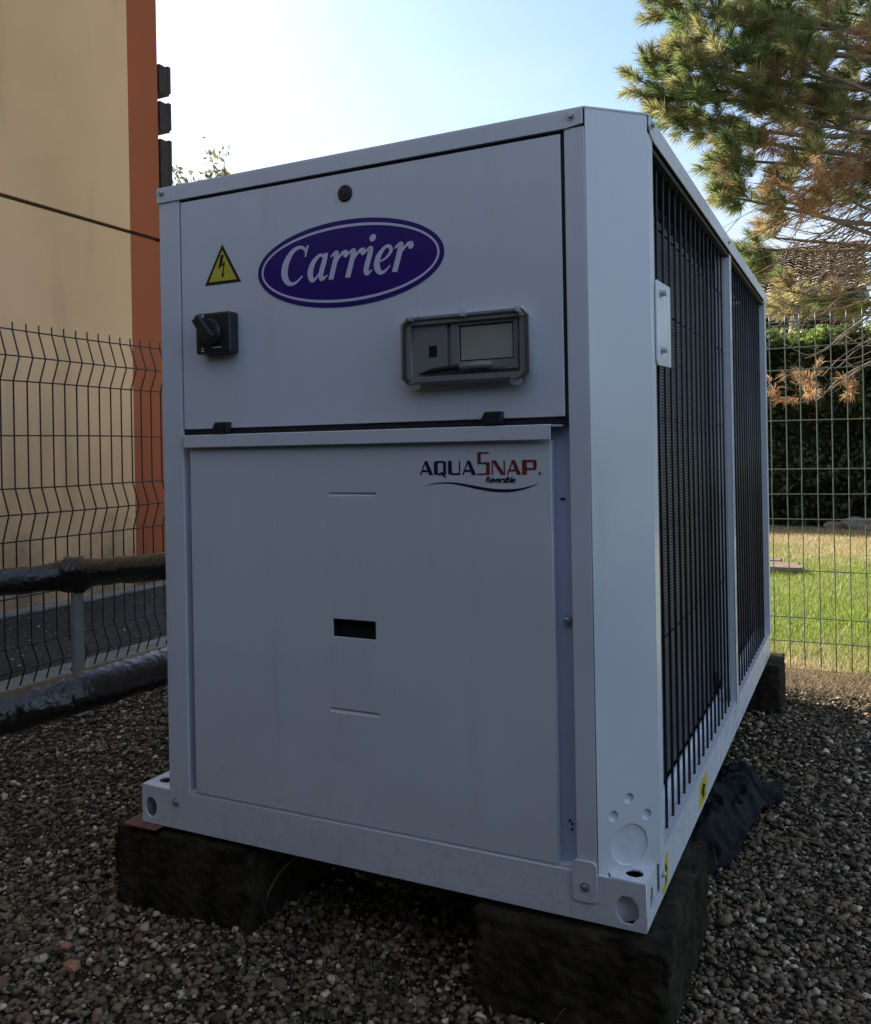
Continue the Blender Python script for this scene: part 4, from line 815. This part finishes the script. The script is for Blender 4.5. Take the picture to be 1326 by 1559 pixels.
def limb(a, b, r0, r1, sag, n_=9, wob=.03, seed=0):
    a = Vector(a); b = Vector(b); pts = []
    for i in range(n_):
        t_ = i/(n_-1); p = a.lerp(b, t_); p.z += -sag*math.sin(PI*t_)*1.0; p += mnoise.noise_vector(Vector((t_*3+seed, seed*1.7, 0)))*wob*math.sin(PI*min(1, t_*1.2)); pts.append(p)
    br.tube([p-Vector(pt.location) for p in pts], [r0+(r1-r0)*i/(n_-1) for i in range(n_)], 6); return pts
tips = [(l[0], l[1], l[2]) for l in lobes]; allp = []
for i, (x, y, z) in enumerate(tips):
    hz = min(5.5, max(1.5, z-.25+.3*random.random())); allp.append(limb((2.9, 5.7, hz), (x, y, z), .038, .007, random.uniform(.05, .3), 12, .14, i*1.3))
for k in range(330):   # bare side twigs under the canopy
    ps = random.choice(allp[:26]); a = ps[random.randint(3, 11)]; ln_ = random.uniform(.25, .85)
    dv = Vector((-1, random.uniform(-.7, .5), random.uniform(-.75, .25))).normalized()*ln_
    if (a+dv).x < (.62 if a.z+dv.z > 2.5 else .5): continue
    q = limb(a, a+dv, .0045, .0016, random.uniform(-.02, .12), 7, .07, k*.7)
    if random.random() < .8:
        a2 = q[random.randint(2, 5)]; limb(a2, a2+Vector((random.uniform(-.35, .05), random.uniform(-.2, .2), random.uniform(-.22, .15))), .003, .0012, .02, 5, .03, k)
for k in range(150):   # drooping bare twigs in front of the tiled roof
    x = random.uniform(.68, 1.9); z = random.uniform(1.55, 2.45); y = random.uniform(4.4, 5.6); a = Vector((x+random.uniform(.5, 1.0), y+.2, z+random.uniform(.15, .6)))
    q = limb(a, (x, y, z), .0055, .0018, random.uniform(.0, .2), 8, .08, k*3.1)
    for m_ in range(3):
        a2 = q[random.randint(1, 6)]; limb(a2, a2+Vector((random.uniform(-.3, .05), random.uniform(-.2, .1), random.uniform(-.2, .18))), .003, .0012, .02, 5, .03, k*2+m_)
# low sweeping branches in front of the dark hedge
for (a, b, c, r_) in (((2.6, 5.2, 1.75), (1.44, 4.2, 1.24), (1.15, 4.05, 1.02), .010), ((1.44, 4.2, 1.24), (1.1, 4.05, 1.02), (.82, 4.0, 1.05), .007), ((2.4, 5.0, 2.2), (1.43, 4.2, 1.50), (1.22, 4.1, 1.33), .009), ((1.43, 4.2, 1.50), (1.15, 4.1, 1.29), (.98, 4.1, 1.36), .006), ((1.5, 4.2, 1.40), (1.3, 4.1, 1.28), (1.18, 4.1, 1.16), .005), ((2.4, 4.9, 1.5), (1.5, 4.2, 1.36), (1.25, 4.1, 1.20), .005)):
    P = catmull([(*a, 0), (*b, 0), (*c, 0)], 7)[:, :3]; br.tube([Vector(p)-Vector(pt.location) for p in P], [r_*(1-.6*i/len(P)) for i in range(len(P))], 7)
for k in range(40):
    x = random.uniform(.82, 1.4); a = Vector((x, 4.08, 1.07+abs(x-1.1)*.25)); br.tube([a-Vector(pt.location), a+Vector((random.uniform(-.12, .02), random.uniform(-.05, .05), random.uniform(-.08, .1)))-Vector(pt.location)], [.002, .001], 4)
br.build('branches', 'twig', pt, smooth=True)
# small pine by the house
sp = empty('small_pine', (.55, 11.5, G), 'small pale pine with a short bare trunk between hedge and house', 'pine tree')
n = 60; q = rng.normal(0, 1, (n, 3)); q = q/np.linalg.norm(q, axis=1)[:, None]*rng.random((n, 1))**.5*np.array((.42, .4, .22)); C = q+np.array((.1, 0, 2.80))
needles('crown', C, q+np.array((0, 0, .3)), 90, .16, np.tile(OLIVE*1.1, (n, 1))*rng.uniform(.6, 1.3, (n, 1)), sp, tw=.006, twl=.15)
b_ = MB(); b_.tube([(0, 0, -.1), (.02, 0, 1.4), (0, 0, 2.4), (.1, 0, 3.2)], [.10, .085, .07, .03], 10); b_.build('trunk', mat('pale_bark', (.3, .27, .22), .9, var=.3, vscale=15), sp, smooth=True)
# distant leafy tree whose tips show over the chiller
lt = empty('leafy_tree', (-10.6, 13.5, G), 'leafy tree whose upper twigs show above the chiller beside the louvres', 'tree')
b_ = MB(); b_.tube([(0, 0, -.1), (.1, 0, 2), (0, 0, 4), (.1, 0, 5.6)], [.2, .15, .1, .04], 10); b_.build('trunk', 'bark', lt, smooth=True)
b_ = MB(); P = []
tipsL = [(-1.75, -.1, 7.50), (-1.5, .2, 7.1), (-1.35, 0, 6.8), (-.42, 0, 7.30), (-.8, .1, 6.95), (-.5, 0, 6.9), (-.12, 0, 7.32), (-.2, .1, 6.9), (-1.1, 0, 6.75), (-.75, 0, 6.0), (.7, 0, 6.0), (1.2, 0, 5.6), (0, .3, 6.1), (.45, 0, 5.8), (-1.6, 0, 5.9)]
for tx in tipsL:
    a = Vector((.05, 0, 4.4+random.random())); e = Vector(tx); pts = [a.lerp(e, k/8)+mnoise.noise_vector(Vector((k*.5, tx[0], tx[2])))*.12*(k > 0) for k in range(9)]
    b_.tube(pts, [.03-.003*k for k in range(9)], 5)
    for p in pts[2:]:
        for k in range(15): P.append(p+Vector((random.gauss(0, .11), random.gauss(0, .11), random.gauss(0, .10))))
b_.build('branches', 'bark', lt, smooth=True)
P = np.array([tuple(p) for p in P]); leaves('crown', P, .15, np.array([(.22, .21, .12)])*rng.uniform(.5, 1.4, (len(P), 1)), parent=lt)
